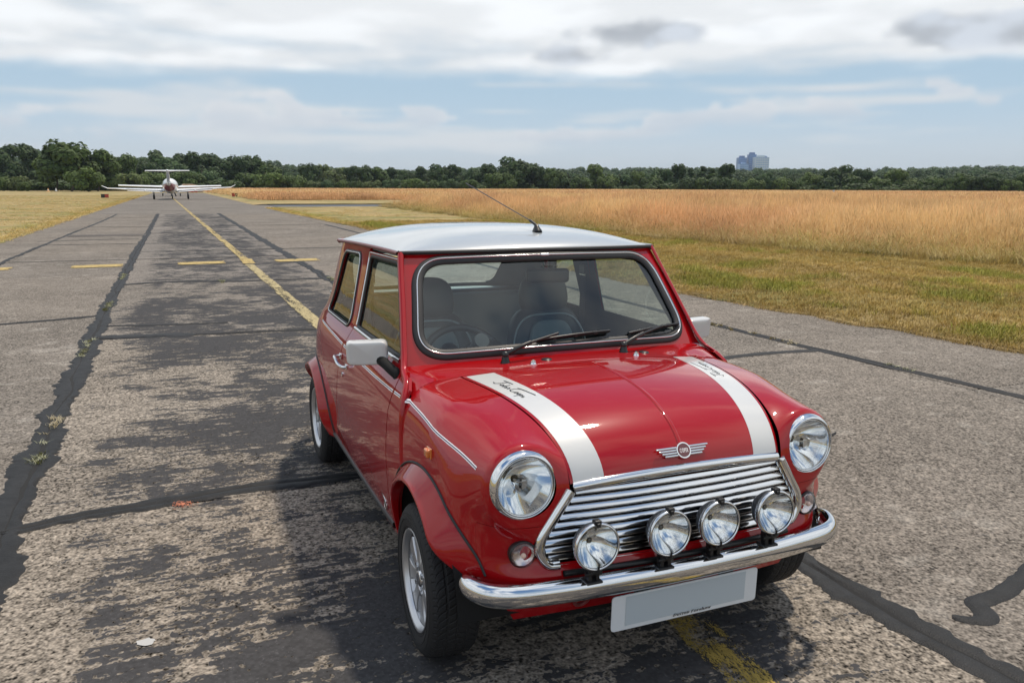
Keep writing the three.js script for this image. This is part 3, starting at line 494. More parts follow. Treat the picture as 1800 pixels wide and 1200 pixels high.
// front bulkhead panel between door and wing seam
const aEdge = [[0.812, 0.53], [0.800, 0.62], [0.796, 0.72], [0.796, 0.80], [0.792, 0.83], [0.74, 0.862]];
const a0 = Math.PI - Math.acos((archC[0] - 0.812) / archR), aPoly = dense([...doorFront.slice(0, 6).map(p => [p[0] + GP, p[1]]), ...aEdge.slice().reverse(), ...arc(archC, archR, Math.atan2(0.509 - archC[1], 0.812 - archC[0]), Math.PI + 0.10, 12).map(p => [Math.min(p[0], 0.812), p[1]])], 0.05);
both('hinge_panel', panelGeo(sw(aPoly), [], sideL), red, car);
// rear quarter with its wheel opening and window
const zR = -1.20; // domain end on the side
const qPoly = dense([...doorRear.map(p => [p[0] - GP, p[1]]), [-0.228, 1.05], [-0.215, 1.224], [-0.195, 1.243], [0.30, 1.250], [0.34, 1.236], [0.345, 1.256], [-0.3, 1.262], [-0.9, 1.240], [-1.15, 1.215], [-1.22, 1.05], [-1.27, 0.86], [-1.31, 0.62], [-1.33, 0.32], ...arc(rearC, rearR, -0.02 + 0.15, Math.PI * 0.5, 10).map(p => [2 * rearC[0] - p[0], p[1]]).slice(0, 0)], 0.05);
const qArch = arc(rearC, rearR, Math.PI - 0.02, 0.02, 24); // from the tail side over the top to the door side
const qFull = dense([...doorRear.map(p => [p[0] - GP, p[1]]), [-0.228, 1.05], [-0.215, 1.224], [-0.195, 1.243], [0.30, 1.250], [0.345, 1.238], [0.345, 1.258], [-0.3, 1.262], [-0.95, 1.235], [-1.10, 1.225], [-1.16, 1.05], [-1.24, 0.86], [-1.34, 0.62], [-1.36, 0.30], ...qArch, [-0.69, 0.235]], 0.05);
both('rear_quarter', panelGeo(sw(qFull), [sw(qWin)], sideL), red, car);
// tail with window opening, in the bent domain
{
  const m = UB, poly = dense([[-1.163, 1.05], [-1.103, 1.225], [-1.20, 1.238], [m, 1.262], [m, 0.30], [-1.363, 0.30], [-1.343, 0.62], [-1.243, 0.86]], 0.05);
  const win = roundPoly([[m, 0.93], [m, 1.185], [-1.36, 1.170, 0.06], [-1.42, 0.93, 0.06]]).filter(p => p[0] >= m - 1e-6);
  const half = dense([[m, 0.925], [m, 0.30], [-1.363, 0.30], [-1.343, 0.62], [-1.243, 0.86], [-1.163, 1.05], [-1.103, 1.225], [-1.20, 1.238], [m, 1.262], [m, 1.19], ...roundPoly([[m, 1.19], [-1.345, 1.175, 0.06], [-1.43, 0.925, 0.06], [m, 0.925]]).slice(1, -1)], 0.06);
  both('tail_panel', panelGeo(sw(half), [], sideL), red, car);
  const gl = panelGeo(sw(dense([[m, 0.925], [m, 1.19], ...roundPoly([[m, 1.19], [-1.345, 1.175, 0.06], [-1.43, 0.925, 0.06], [m, 0.925]]).slice(1, -1)], 0.08)), [], sideL, 0.05, 0, -0.006);
  part('rear_window', join([gl, mirrorX(gl)]), glassM, car);
  const [P, N] = onSurf(sw(dense(roundPoly([[m, 1.19], [-1.345, 1.175, 0.06], [-1.43, 0.925, 0.06], [m, 0.925]]).slice(0, -1), 0.04, false)), sideL);
  const sl = bead(P, N, 0.035, 0.012); part('rear_window_seal', join([sl, mirrorX(sl)]), rubber, car);
  const lt = panelGeo(sw(roundPoly([[-1.38, 0.56, 0.02], [-1.38, 0.74, 0.02], [-1.47, 0.74, 0.02], [-1.47, 0.56, 0.02]])), [], sideL, 0.03, 0.02, 0.012);
  both('tail_light', lt, phys(0.5, 0.02, 0.02, 0.2, { clearcoat: 1 }), car);
}
// glass, window trims
const dGlass = panelGeo(sw(doorWin), [], sideL, 0.06, 0, -0.010), qGlass = panelGeo(sw(qWin), [], sideL, 0.06, 0, -0.008);
doors.forEach((d, i) => {
  const s = i ? mirrorX : (g => g);
  part('window', s(dGlass), glassSide, d);
  const [P, N] = onSurf(sw(dense(doorWin, 0.03)), sideL, -0.006); part('window_seal', s(bead(P, N, 0.022, 0.008, true)), rubber, d);
  const [B, M] = onSurf(sw(dense([[-0.205, 0.884], [0.2, 0.884], [0.575, 0.886]], 0.04, false)), sideL); part('waist_trim', s(bead(B, M, 0.017, 0.008)), chromeDull, d);
  const [F, FN] = onSurf(sw(dense([[-0.198, 0.90], [-0.199, 1.225], [0.296, 1.233], [0.585, 0.90]], 0.03, false)), sideL); part('frame_trim', s(bead(F, FN, 0.008, 0.004)), chromeDull, d);
  // handle: a looped chrome pull with a red escutcheon
  const hy = 0.728, hz = -0.20, x0 = W(hy, hz);
  const loop = tube([[x0 - 0.005, hy + 0.022, hz - 0.055], [x0 + 0.030, hy + 0.022, hz - 0.05], [x0 + 0.036, hy + 0.018, hz], [x0 + 0.034, hy + 0.005, hz + 0.055], [x0 + 0.02, hy - 0.004, hz + 0.075], [x0 - 0.005, hy - 0.006, hz + 0.08]], 0.0075, 36, 10);
  const h = part('handle', s(join([loop, box(0.012, 0.026, 0.03, x0 + 0.002, hy + 0.02, hz - 0.052, 0.004), box(0.012, 0.022, 0.03, x0 + 0.002, hy - 0.004, hz + 0.075, 0.004)])), chrome, d);
  const [LP, LN] = onSurf([[hy - 0.055, hz - 0.005]], sideL); part('lock', s(new THREE.CylinderGeometry(0.011, 0.011, 0.006, 20).rotateZ(Math.PI / 2).translate(LP[0].x + 0.002, LP[0].y, LP[0].z)), chrome, d);
  // small bright emblem low on the door: a wreath with a bar
  const ex = W(0.315, 0.49); part('emblem', s(join([new THREE.TorusGeometry(0.017, 0.0035, 8, 20).rotateY(Math.PI / 2).scale(0.5, 1, 1).translate(ex + 0.002, 0.307, 0.497), box(0.004, 0.012, 0.075, 0, 0, 0, 0.002).rotateX(0.35).translate(ex + 0.003, 0.334, 0.478), box(0.004, 0.03, 0.006, ex + 0.002, 0.30, 0.497, 0.001)])), chrome, d);
  // mirror on its black arm
  const mg = group('door_mirror', d, 0, 0, 0);
  part('mirror_arm', s(join([tube([[0.655, 0.845, 0.60], [0.668, 0.858, 0.575], [0.680, 0.872, 0.535], [0.695, 0.885, 0.49]], 0.019, 16, 12), new THREE.SphereGeometry(0.026, 16, 10).scale(0.6, 1, 1.3).translate(0.655, 0.845, 0.60)])), blackMat, mg);
  { // head: a rounded wedge, thicker toward the car, flat glass behind
    const pos = [], idx = [], nu = 28, nv = 16, out = roundPoly([[-0.078, -0.046, 0.022], [0.076, -0.048, 0.024], [0.080, 0.044, 0.022], [-0.076, 0.047, 0.024]], 8), m = out.length;
    for (let k = 0; k <= nv; k++) { const t = k / nv, f = Math.min(1, t / 0.7), g = Math.max(0, (t - 0.7) / 0.3), sc = (0.84 + 0.16 * Math.sqrt(Math.max(0, 1 - f * f * f))) * (1 - 0.94 * g), dz = 0.052 * f ** 0.8; for (const [a, b] of out) { const A = a * sc, B = b * sc, slope = 1 - 0.30 * sstep(-0.03, 0.07, A * 0.8 - B * 0.6); pos.push(A, B, dz * slope); } }
    for (let k = 0; k < nv; k++) for (let i = 0; i < m; i++) { const a = k * m + i, b = k * m + (i + 1) % m; idx.push(a, b, a + m, b, b + m, a + m); }
    const c0 = pos.length / 3; pos.push(0, 0, 0.052 * (1 - 0.30 * sstep(-0.03, 0.07, 0))); for (let i = 0; i < m; i++) idx.push(nv * m + i, nv * m + (i + 1) % m, c0);
    const hd = meshGeo(pos, idx).rotateY(0.22).translate(0.728, 0.907, 0.455);
    part('mirror_shell', s(hd), white, mg);
    part('mirror_glass', s(new THREE.ShapeGeometry(new THREE.Shape(roundPoly([[-0.074, -0.044, 0.022], [0.072, -0.046, 0.024], [0.076, 0.042, 0.022], [-0.072, 0.045, 0.024]]).map(p => new THREE.Vector2(...p)))).rotateY(Math.PI).rotateY(0.22).translate(0.728, 0.907, 0.4535)), std(0.8, 0.82, 0.84, 0.03, 1), mg);
  }
});
for (const s of [g => g, mirrorX]) {
  const q = group('quarter_window', car);
  part('pane', s(qGlass), glassSide, q);
  const [P, N] = onSurf(sw(dense(qWin, 0.03)), sideL); part('seal', s(bead(P, N, 0.020, 0.008, true)), rubber, q);
  const [C, M] = onSurf(sw(dense(qWin, 0.03)), sideL, 0.004); part('bright_trim', s(bead(C, M, 0.007, 0.005, true)), chromeDull, q);
}
// double coach line along the waist: white, dark, white
const pinW = std(0.86, 0.82, 0.84, 0.4), pinD = std(0.03, 0.02, 0.06, 0.4);
for (const s of [g => g, mirrorX]) for (const seg of [[[-0.915, 0.815], [-0.6, 0.805], [-0.29, 0.797]], [[-0.262, 0.796], [0.1, 0.791], [0.4, 0.792], [0.642, 0.794]], [[0.66, 0.7945], [0.735, 0.796]]]) {
  const q = group('coach_line', car), d = dense(seg, 0.04, false);
  const [P, N] = onSurf(sw(d), sideL); part('pale_line', s(bead(P, N, 0.0165, 0.0012)), pinW, q);
  const [A, B] = onSurf(sw(d), sideL, 0.0006); part('dark_line', s(bead(A, B, 0.0035, 0.0012)), pinD, q);
}
// ---- front end: an implicit shape for wings and nose ----
const pB = 3.3, qB = 2.2, zL = 0.674, y0B = 0.655, hB = 0.240;
const hb = z => 0.483 - 0.110 * Math.pow(clamp((z - 0.80) / zL, 0, 1.05), 1.25);
const bonT = t => [0.80 + zL * Math.pow(Math.sin(t), 2 / pB), y0B + hB * Math.pow(Math.max(0, Math.cos(t)), 2 / qB)];
const crownY = x => 0.125 * x * x, crownZ = x => 0.135 * x * x;
const smax = (a, b, k) => { const h = Math.max(k - Math.abs(a - b), 0); return Math.max(a, b) + h * h / (4 * k); };
const smin = (a, b, k) => -smax(-a, -b, k);
const HL = [0.505, 0.690];
function nose(x, y, z) {
  x = Math.abs(x);
  const led = 0.022 * sstep(0.475, 0.405, y) * sstep(0.70, 0.52, x); // the lip over the bumper
  const zz = z + crownZ(x) - led + 0.10 * sstep(0.36, 0.22, y), yy = y + crownY(x);
  const u = Math.max(0, (zz - 0.80) / zL), w = Math.max(0, (yy - y0B) / hB);
  const g = Math.pow(Math.pow(u, pB) + Math.pow(w, qB), 1 / 2.9) - 1;
  const fB = g * mix(0.26, 0.60, sstep(0.3, 0.9, u / (u + w + 1e-6)));
  const ws = wS(Math.min(y, 0.70)) * (1 - 0.026 * ((z - 0.3) / 0.7) ** 2);
  const core = smax(x - ws, fB, mix(0.13, 0.22, sstep(1.05, 1.35, z)));
  const rp = 0.098 + 0.014 * sstep(1.0, 1.35, z), rr = Math.hypot(x - HL[0], (y - HL[1]) * (y > HL[1] ? 1 : 1)) - rp;
  const pod = smax(smax(rr, z - 1.420, 0.03), 0.95 - z, 0.3);
  return smin(core, pod, 0.075);
}
const nGrad = (x, y, z) => { const e = 0.0012, v = V3(nose(x + e, y, z) - nose(x - e, y, z), nose(x, y + e, z) - nose(x, y - e, z), nose(x, y, z + e) - nose(x, y, z - e)); return v; };
function surfaceNet(f, lo, hi, h) {
  const n = lo.map((a, i) => Math.ceil((hi[i] - a) / h)), [nx, ny, nz] = n, S = new Float32Array((nx + 1) * (ny + 1) * (nz + 1)), id = (i, j, k) => (k * (ny + 1) + j) * (nx + 1) + i;
  for (let k = 0; k <= nz; k++) for (let j = 0; j <= ny; j++) for (let i = 0; i <= nx; i++) S[id(i, j, k)] = f(lo[0] + i * h, lo[1] + j * h, lo[2] + k * h);
  const P = [], cell = new Int32Array(nx * ny * nz).fill(-1), cid = (i, j, k) => (k * ny + j) * nx + i;
  for (let k = 0; k < nz; k++) for (let j = 0; j < ny; j++) for (let i = 0; i < nx; i++) {
    let s = 0, c = 0, X = 0, Y = 0, Z = 0; const v = []; for (let q = 0; q < 8; q++) { v[q] = S[id(i + (q & 1), j + (q >> 1 & 1), k + (q >> 2))]; if (v[q] < 0) s++; }
    if (s === 0 || s === 8) continue;
    for (const [a, b] of [[0, 1], [2, 3], [4, 5], [6, 7], [0, 2], [1, 3], [4, 6], [5, 7], [0, 4], [1, 5], [2, 6], [3, 7]]) if (v[a] < 0 !== v[b] < 0) { const t = v[a] / (v[a] - v[b]); X += (a & 1) + ((b & 1) - (a & 1)) * t; Y += (a >> 1 & 1) + ((b >> 1 & 1) - (a >> 1 & 1)) * t; Z += (a >> 2) + ((b >> 2) - (a >> 2)) * t; c++; }
    const p = V3(lo[0] + (i + X / c) * h, lo[1] + (j + Y / c) * h, lo[2] + (k + Z / c) * h);
    for (let it = 0; it < 2; it++) { const g = nGrad(p.x, p.y, p.z), d = f(p.x, p.y, p.z); p.addScaledVector(g, -d * 0.0024 / Math.max(1e-9, g.lengthSq())); }
    cell[cid(i, j, k)] = P.length; P.push(p);
  }
  const T = [], quad = (a, b, c, d, fl) => { if (Math.min(a, b, c, d) < 0) return; if (fl) T.push([a, c, b], [a, d, c]); else T.push([a, b, c], [a, c, d]); };
  for (let k = 0; k < nz; k++) for (let j = 0; j < ny; j++) for (let i = 0; i < nx; i++) {
    const s = S[id(i, j, k)] < 0;
    if (j && k && s !== S[id(i + 1, j, k)] < 0) quad(cell[cid(i, j - 1, k - 1)], cell[cid(i, j, k - 1)], cell[cid(i, j, k)], cell[cid(i, j - 1, k)], !s);
    if (i && k && s !== S[id(i, j + 1, k)] < 0) quad(cell[cid(i - 1, j, k - 1)], cell[cid(i - 1, j, k)], cell[cid(i, j, k)], cell[cid(i, j, k - 1)], !s);
    if (i && j && s !== S[id(i, j, k + 1)] < 0) quad(cell[cid(i - 1, j - 1, k)], cell[cid(i, j - 1, k)], cell[cid(i, j, k)], cell[cid(i - 1, j, k)], !s);
  }
  return [P, T];
}
// keep the part of a net where every trim is positive; cut edges get an inward lip
function trimNet([P0, T0], trims, lip = 0.010) {
  const P = P0.map(p => p.clone()); let T = T0; const rim = new Set(), key = (i, j) => i < j ? i * 1e6 + j : j * 1e6 + i;
  for (const g of trims) {
    const val = P.map(p => g(p)), cut = new Map(), N = [];
    const X = (i, j) => { const k = key(i, j); if (!cut.has(k)) { const t = val[i] / (val[i] - val[j]), p = P[i].clone().lerp(P[j], t); P.push(p); cut.set(k, P.length - 1); if (rim.has(k)) { rim.delete(k); rim.add(key(val[i] > 0 ? i : j, P.length - 1)); } } return cut.get(k); };
    for (const t of T) {
      const m = t.map(i => val[i] > 0), c = m[0] + m[1] + m[2];
      if (c === 3) { N.push(t); continue; } if (!c) continue;
      let [a, b, d] = t; const r = c === 1 ? m.indexOf(true) : m.indexOf(false); if (r === 1) [a, b, d] = [t[1], t[2], t[0]]; if (r === 2) [a, b, d] = [t[2], t[0], t[1]];
      const p = X(a, b), q = X(a, d); rim.add(key(p, q));
      if (c === 1) N.push([a, p, q]); else N.push([p, b, d], [p, d, q]);
    }
    T = N;
  }
  const map = new Map(), pos = [], nor = [], idx = [], NN = [];
  const get = i => { if (!map.has(i)) { const p = P[i], n = nGrad(p.x, p.y, p.z).normalize(); map.set(i, pos.length / 3); pos.push(p.x, p.y, p.z); nor.push(n.x, n.y, n.z); NN[i] = n; } return map.get(i); };
  for (const t of T) { const [i, j, k] = t.map(get), n = NN[t[0]], fn = P[t[1]].clone().sub(P[t[0]]).cross(P[t[2]].clone().sub(P[t[0]])); if (fn.dot(n) < 0) idx.push(i, k, j); else idx.push(i, j, k); }
  if (lip) for (const t of T) for (const [a, b] of [[t[0], t[1]], [t[1], t[2]], [t[2], t[0]]]) if (rim.has(key(a, b))) {
    const A = P[a], B = P[b], on = B.clone().sub(A).cross(NN[a]).normalize(), q = pos.length / 3; for (const p of [A, B, B.clone().addScaledVector(NN[b], -lip), A.clone().addScaledVector(NN[a], -lip)]) { pos.push(p.x, p.y, p.z); nor.push(on.x, on.y, on.z); } idx.push(q, q + 1, q + 2, q, q + 2, q + 3);
  }
  return meshGeo(pos, idx, nor);
}
const seamY = 0.572;
const gPoly = roundPoly([[0.352, 0.686, 0.02], [0.462, 0.515, 0.05], [0.436, 0.452, 0.03], [0, 0.452]]); // right half outline of the grille
const inGrille = p => { // > 0 outside the opening
  const x = Math.abs(p.x), y = p.y; const d1 = 0.453 - y, s = (x - 0.360) * (0.686 - 0.515) + (y - 0.686) * (0.462 - 0.352), d2 = s / 0.2033, d3 = ((x - 0.436) * (0.515 - 0.452) - (y - 0.452) * (0.462 - 0.436)) / 0.068; return Math.max(d1, d2, d3);
};
{
  const net = surfaceNet(nose, [-0.012, 0.24, 0.784], [0.74, 0.93, 1.556], 0.0095);
  const wing = trimNet(net, [p => p.z - 0.797, p => p.x - hb(p.z + crownZ(p.x)) - 0.0035, p => Math.max(p.y - seamY, 1.352 - p.z), p => Math.hypot(p.z - archC[0], p.y - archC[1]) - archR, p => Math.max(Math.hypot(p.x - HL[0], p.y - HL[1]) - 0.090, 1.30 - p.z), inGrille, p => p.z > 1.36 ? 1 : (p.y - 0.30)]);
  for (const m of both('wing', wing, red, car)) m.userData.label = 'red front wing with headlamp';
  const fp = trimNet(net, [p => seamY - 0.0012 - p.y, p => p.z - 1.3522, p => p.x + 0.0005, inGrille, p => p.y - 0.335]);
  part('front_panel', join([fp, mirrorX(fp)]), red, car);
}
// bonnet in (x, t) where t runs along its side profile
const bonLift = (x, t) => { const [z, y] = bonT(Math.max(1e-4, t)); return V3(x, y - crownY(x), z - crownZ(x)); };
const rearEdge = x => 0.806 + 0.062 * (1 - (x / 0.483) ** 2), tOf = z => Math.asin(Math.pow(clamp((z - 0.80) / zL, 0, 1), pB / 2)), tEnd = (() => { let a = 0.8, b = 1.5707; for (let i = 0; i < 50; i++) { const m = (a + b) / 2; bonT(m)[1] > 0.701 ? a = m : b = m; } return a; })();
const bonX = t => hb(bonT(t)[0]) - 0.0035;
const tRear = x => { const z = rearEdge(x) + crownZ(x) + 0.004; return Math.asin(Math.pow(clamp((z - 0.80) / zL, 1e-5, 1), pB / 2)); };
const bonPoly = (() => { const P = [], t0 = tRear(0.475); for (let i = 0; i <= 24; i++) { const t = mix(t0, tEnd, i / 24); P.push([bonX(t), t]); } for (let i = 1; i < 20; i++) P.push([mix(bonX(tEnd), -bonX(tEnd), i / 20), tEnd]); for (let i = 24; i >= 0; i--) { const t = mix(t0, tEnd, i / 24); P.push([-bonX(t), t]); } for (let i = 1; i < 24; i++) { const x = mix(-0.475, 0.475, i / 24); P.push([x, tRear(x)]); } return P; })();
// orientation: (x, t): dx x dt = x cross forward/down -> down; swap to (t, x) for upward normals
const bonL = (t, x) => bonLift(x, t);
const bonnet = part('bonnet', panelGeo(sw(bonPoly), [], bonL, 0.02), red, car);
{
  const stripe = s => { const P = [], t0 = tRear(0.43); const xo = t => bonX(t) - 0.010, xi = t => bonX(t) - 0.105; for (let i = 0; i <= 20; i++) { const t = mix(t0 + 0.004, tEnd, i / 20); P.push([s * xo(t), t]); } for (let i = 20; i >= 0; i--) { const t = mix(tRear(0.38) + 0.004, tEnd, i / 20); P.push([s * xi(t), t]); } return panelGeo(sw(P), [], bonL, 0.02, 0.0007, 0.0008); };
  for (const s of [1, -1]) part('stripe', stripe(s), white, bonnet).userData.label = 'white bonnet stripe';
  // pressed centre rib
  const R = []; for (let i = 0; i <= 40; i++) R.push([mix(tRear(0) + 0.002, tOf(1.44), i / 40), 0]);
  const [P, N] = onSurf(R, bonL); part('centre_rib', bead(P, N, 0.016, 0.0045, false, 0.0008), red, bonnet);
  // signatures on the stripes, drawn as ink strokes
  const sig = (g, w, h) => { g.clearRect(0, 0, w, h); g.strokeStyle = '#15171c'; g.lineWidth = 8; g.lineCap = 'round'; g.lineJoin = 'round'; const S = (...p) => { g.beginPath(); g.moveTo(p[0] * w, p[1] * h); for (let i = 2; i < p.length; i += 2) g.lineTo(p[i] * w, p[i + 1] * h); g.stroke(); };
    S(.06, .20, .28, .16); S(.17, .18, .15, .55, .11, .74, .05, .66); S(.20, .60, .25, .52, .28, .60, .24, .68, .20, .60); S(.31, .34, .31, .70, .34, .56, .38, .58, .38, .70); S(.41, .70, .42, .54, .46, .56, .47, .70);
    S(.66, .20, .58, .24, .52, .44, .53, .66, .60, .72, .66, .64); S(.68, .60, .72, .54, .75, .62, .70, .70, .68, .60); S(.77, .60, .81, .54, .83, .62, .79, .70, .77, .60); S(.86, .55, .85, .90); S(.86, .58, .90, .56, .90, .66, .86, .68); S(.93, .62, .97, .58, .95, .70, .99, .66); S(.50, .26, .98, .10); };
  const sigT = canvasTex(512, 192, sig); const sm = new THREE.MeshStandardMaterial({ map: sigT, roughness: 0.5, transparent: true, alphaTest: 0.4, side: THREE.DoubleSide });
  for (const s of [1, -1]) {
    // a patch on the stripe, reading along the car
    const ta = tOf(0.965), tb = tOf(1.16), n = 16, pos = [], uv = [], idx = [];
    for (let i = 0; i <= n; i++) for (let j = 0; j <= 4; j++) { const t = mix(ta, tb, i / n), xm = bonX(t) - 0.0575, [Q, NN] = onSurf([[t, s * xm + (j / 4 - 0.5) * 0.074]], bonL, 0.0022); pos.push(Q[0].x, Q[0].y, Q[0].z); uv.push(s > 0 ? 1 - i / n : i / n, s > 0 ? 1 - j / 4 : j / 4); }
    for (let i = 0; i < n; i++) for (let j = 0; j < 4; j++) { const q = i * 5 + j; idx.push(q, q + 1, q + 5, q + 1, q + 6, q + 5); }
    part('signature', meshGeo(pos, idx, null, uv), sm, bonnet);
  }
  // winged emblem
  const em = group('emblem', car); const [EP, EN] = onSurf([[tOf(1.4535), 0]], bonL);
  const e = new THREE.Matrix4().makeBasis(V3(1, 0, 0), V3(0, 0, 0).copy(EN[0]).cross(V3(1, 0, 0)).normalize(), EN[0]).setPosition(EP[0]);
  em.applyMatrix4(e);
  const feathers = []; for (const s of [-1, 1]) for (let k = 0; k < 4; k++) { const len = 0.066 - k * 0.0085; feathers.push(new THREE.CapsuleGeometry(0.0036, len, 4, 8).rotateZ(Math.PI / 2).scale(1, 1, 0.9).translate(s * (0.022 + len / 2), 0.0105 - k * 0.0078, 0.008 - 0.12 * len * 0)); }
  part('badge_wings', join(feathers), chrome, em);
  part('roundel', new THREE.CylinderGeometry(0.0245, 0.026, 0.012, 40).rotateX(Math.PI / 2).translate(0, 0, 0.007), chrome, em);
  const bt = canvasTex(256, 256, (g, w, h) => { g.fillStyle = '#5a0a14'; g.fillRect(0, 0, w, h); g.fillStyle = '#e8e6e4'; g.save(); g.translate(128, 128); g.scale(0.62, 1.35); g.font = 'bold 82px sans-serif'; g.textAlign = 'center'; g.textBaseline = 'middle'; g.fillText('C/OPER', 0, 4); g.restore(); });
  part('roundel_face', new THREE.CircleGeometry(0.0205, 40).translate(0, 0, 0.0140), new THREE.MeshPhysicalMaterial({ map: bt, roughness: 0.3, clearcoat: 1 }), em);
}
// ---- windscreen ----
const wsHW = t => 0.643 - 0.083 * t;
const wsLift = (X, T) => { const t = T / 0.455, a = X / wsHW(t), b = Math.sin(Math.PI * clamp(t, 0, 1)); return V3(X, mix(0.892 - 0.022 * a * a, 1.266 - 0.012 * a * a, t), mix(0.708 - 0.085 * a * a, 0.425 - 0.085 * a * a, t) + 0.010 * b); };
const wsOut = (() => { const P = []; for (let i = 0; i <= 12; i++) P.push([mix(-wsHW(0), wsHW(0), i / 12), 0]); for (let i = 1; i <= 8; i++) P.push([wsHW(i / 8), 0.455 * i / 8]); for (let i = 1; i <= 12; i++) P.push([mix(wsHW(1), -wsHW(1), i / 12), 0.455]); for (let i = 7; i > 0; i--) P.push([-wsHW(i / 8), 0.455 * i / 8]); return P; })();
const wsMid = roundPoly([[-0.578, 0.036, 0.12], [0.578, 0.036, 0.12], [0.510, 0.426, 0.11], [-0.510, 0.426, 0.11]], 12);
const wsIn = roundPoly([[-0.560, 0.054, 0.11], [0.560, 0.054, 0.11], [0.493, 0.408, 0.10], [-0.493, 0.408, 0.10]], 12);
part('windscreen_frame', panelGeo(wsOut, [wsMid], wsLift, 0.03), red, car);
const ws = group('windscreen', car);
part('pane', panelGeo(wsMid, [], wsLift, 0.05, 0, -0.004), glassM, ws);
{
  const [P, N] = onSurf(dense(wsMid, 0.02), wsLift); part('seal', bead(P, N, 0.044, 0.013, true, 0.001, 10), rubber, ws);
  const [C, M] = onSurf(dense(wsMid, 0.02), wsLift, 0.006); part('bright_insert', bead(C, M, 0.0085, 0.0105, true), chromeDull, ws);
  const [J, K] = onSurf(dense([[-0.017, 0.426], [0.017, 0.426]], 0.01, false), wsLift, 0.012); part('joint_clip', bead(J, K, 0.014, 0.006), chromeDull, ws);
}
// ---- scuttle between bonnet and windscreen ----
const noseTop = (x, z) => { let a = 0.5, b = 1.0; for (let i = 0; i < 30; i++) { const m = (a + b) / 2; nose(x, m, z) < 0 ? a = m : b = m; } return a; };
const scutY = (() => { const xs = [], ys = []; for (let i = 0; i <= 20; i++) { const x = i / 20 * 0.665; xs.push(x); ys.push(noseTop(x, 0.80)); } return spline1(xs, ys); })();
const wsBaseZ = x => wsLift(Math.min(x, 0.642), 0).z, wsBaseY = x => wsLift(Math.min(x, 0.642), 0).y;
const scLift = (x, z) => { const ax = Math.abs(x), zf = ax < 0.483 ? rearEdge(ax) : 0.797, zb = wsBaseZ(ax), f = clamp((zf - z) / (zf - zb), 0, 1.2), yf = ax < 0.48 ? 0.895 - crownY(ax) : scutY(ax), rise = Math.max(wsBaseY(ax) + 0.004, yf); return V3(x, mix(yf, rise, f * f) + 0.012 * Math.sin(Math.PI * Math.min(1, f)) * sstep(0.3, 0.62, ax), z); };
{
  const P = []; for (let i = 0; i <= 28; i++) { const x = mix(-0.484, 0.484, i / 28); P.push([x, rearEdge(x)]); } P.push([0.56, 0.795], [0.62, 0.795], [0.652, 0.795], [0.655, 0.74], [0.648, 0.66], [0.642, wsBaseZ(0.642)]); for (let i = 1; i < 24; i++) { const x = mix(0.642, -0.642, i / 24); P.push([x, wsBaseZ(Math.abs(x))]); } P.push([-0.642, wsBaseZ(0.642)], [-0.648, 0.66], [-0.655, 0.74], [-0.652, 0.795], [-0.62, 0.795], [-0.56, 0.795]);
  part('scuttle', panelGeo(sw(P), [], (z, x) => scLift(x, z), 0.025), red, car);
  // washer jets, wipers
  for (const [x, z] of [[-0.205, 0.812], [0.222, 0.812]]) { const y = scLift(x, z).y; part('washer_jet', join([new THREE.CylinderGeometry(0.009, 0.012, 0.007, 18).translate(x, y + 0.003, z), new THREE.CylinderGeometry(0.005, 0.006, 0.009, 12).translate(x, y + 0.010, z), box(0.018, 0.005, 0.006, x, y + 0.009, z, 0.002)]), chrome, car); }
  for (const [x, z] of [[-0.135, 0.775], [0.285, 0.765]]) { const y = scLift(x, z).y; part('blanking_plug', lathe([[0, 0.006], [0.012, 0.0055], [0.019, 0.003], [0.021, -0.001]], 24).translate(x, y, z), blackPl, car); }
  for (const [px, pz, tx, tT, ex] of [[-0.285, 0.742, -0.05, 0.074, [-0.13, 0.060, 0.185, 0.078]], [0.205, 0.748, 0.43, 0.076, [0.27, 0.062, 0.545, 0.090]]]) {
    const w = group('wiper', car), y = scLift(px, pz).y, off = (X, T, d) => { const [P, N] = onSurf([[X, T]], wsLift, d); return P[0]; };
    part('spindle', join([lathe([[0, 0.032], [0.009, 0.031], [0.012, 0.022], [0.015, 0.010], [0.018, 0]], 20).translate(px, y - 0.002, pz), new THREE.SphereGeometry(0.0135, 14, 10).translate(px, y + 0.028, pz)]), blackPl, w);
    const tip = off(tx, tT, 0.035);
    const a = V3(px, y + 0.029, pz), mid = a.clone().lerp(tip, 0.45).add(V3(0, 0.012, 0.012));
    const arm = [tube([a, a.clone().lerp(mid, 0.5).add(V3(0, 0.004, 0.004)), mid], 0.0085, 10, 8), tube([mid, tip.clone().lerp(mid, 0.4), tip], 0.0052, 14, 8)];
    part('arm', join(arm), blackPl, w);
    const [x0, T0, x1, T1] = ex, L = [], Q = [], M = [], NN = [];
    for (let i = 0; i <= 14; i++) { const f = i / 14, [P, N] = onSurf([[mix(x0, x1, f), mix(T0, T1, f)]], wsLift, 0.006); L.push(P[0]); M.push(N[0]); Q.push(P[0].clone().addScaledVector(N[0], 0.010 + 0.008 * Math.sin(f * Math.PI))); }
    part('blade', join([bead(L, M, 0.009, 0.012, false, 0.002), tube(Q, 0.0048, 28, 6), ...[0.18, 0.5, 0.82].map(f => box(0.016, 0.014, 0.016, 0, 0, 0, 0.003).translate(...mixV(L, Q, f)))]), blackPl, w);
  }
  function mixV(A, B, f) { const i = Math.round(f * (A.length - 1)), p = A[i].clone().lerp(B[i], 0.6); return [p.x, p.y, p.z]; }
}
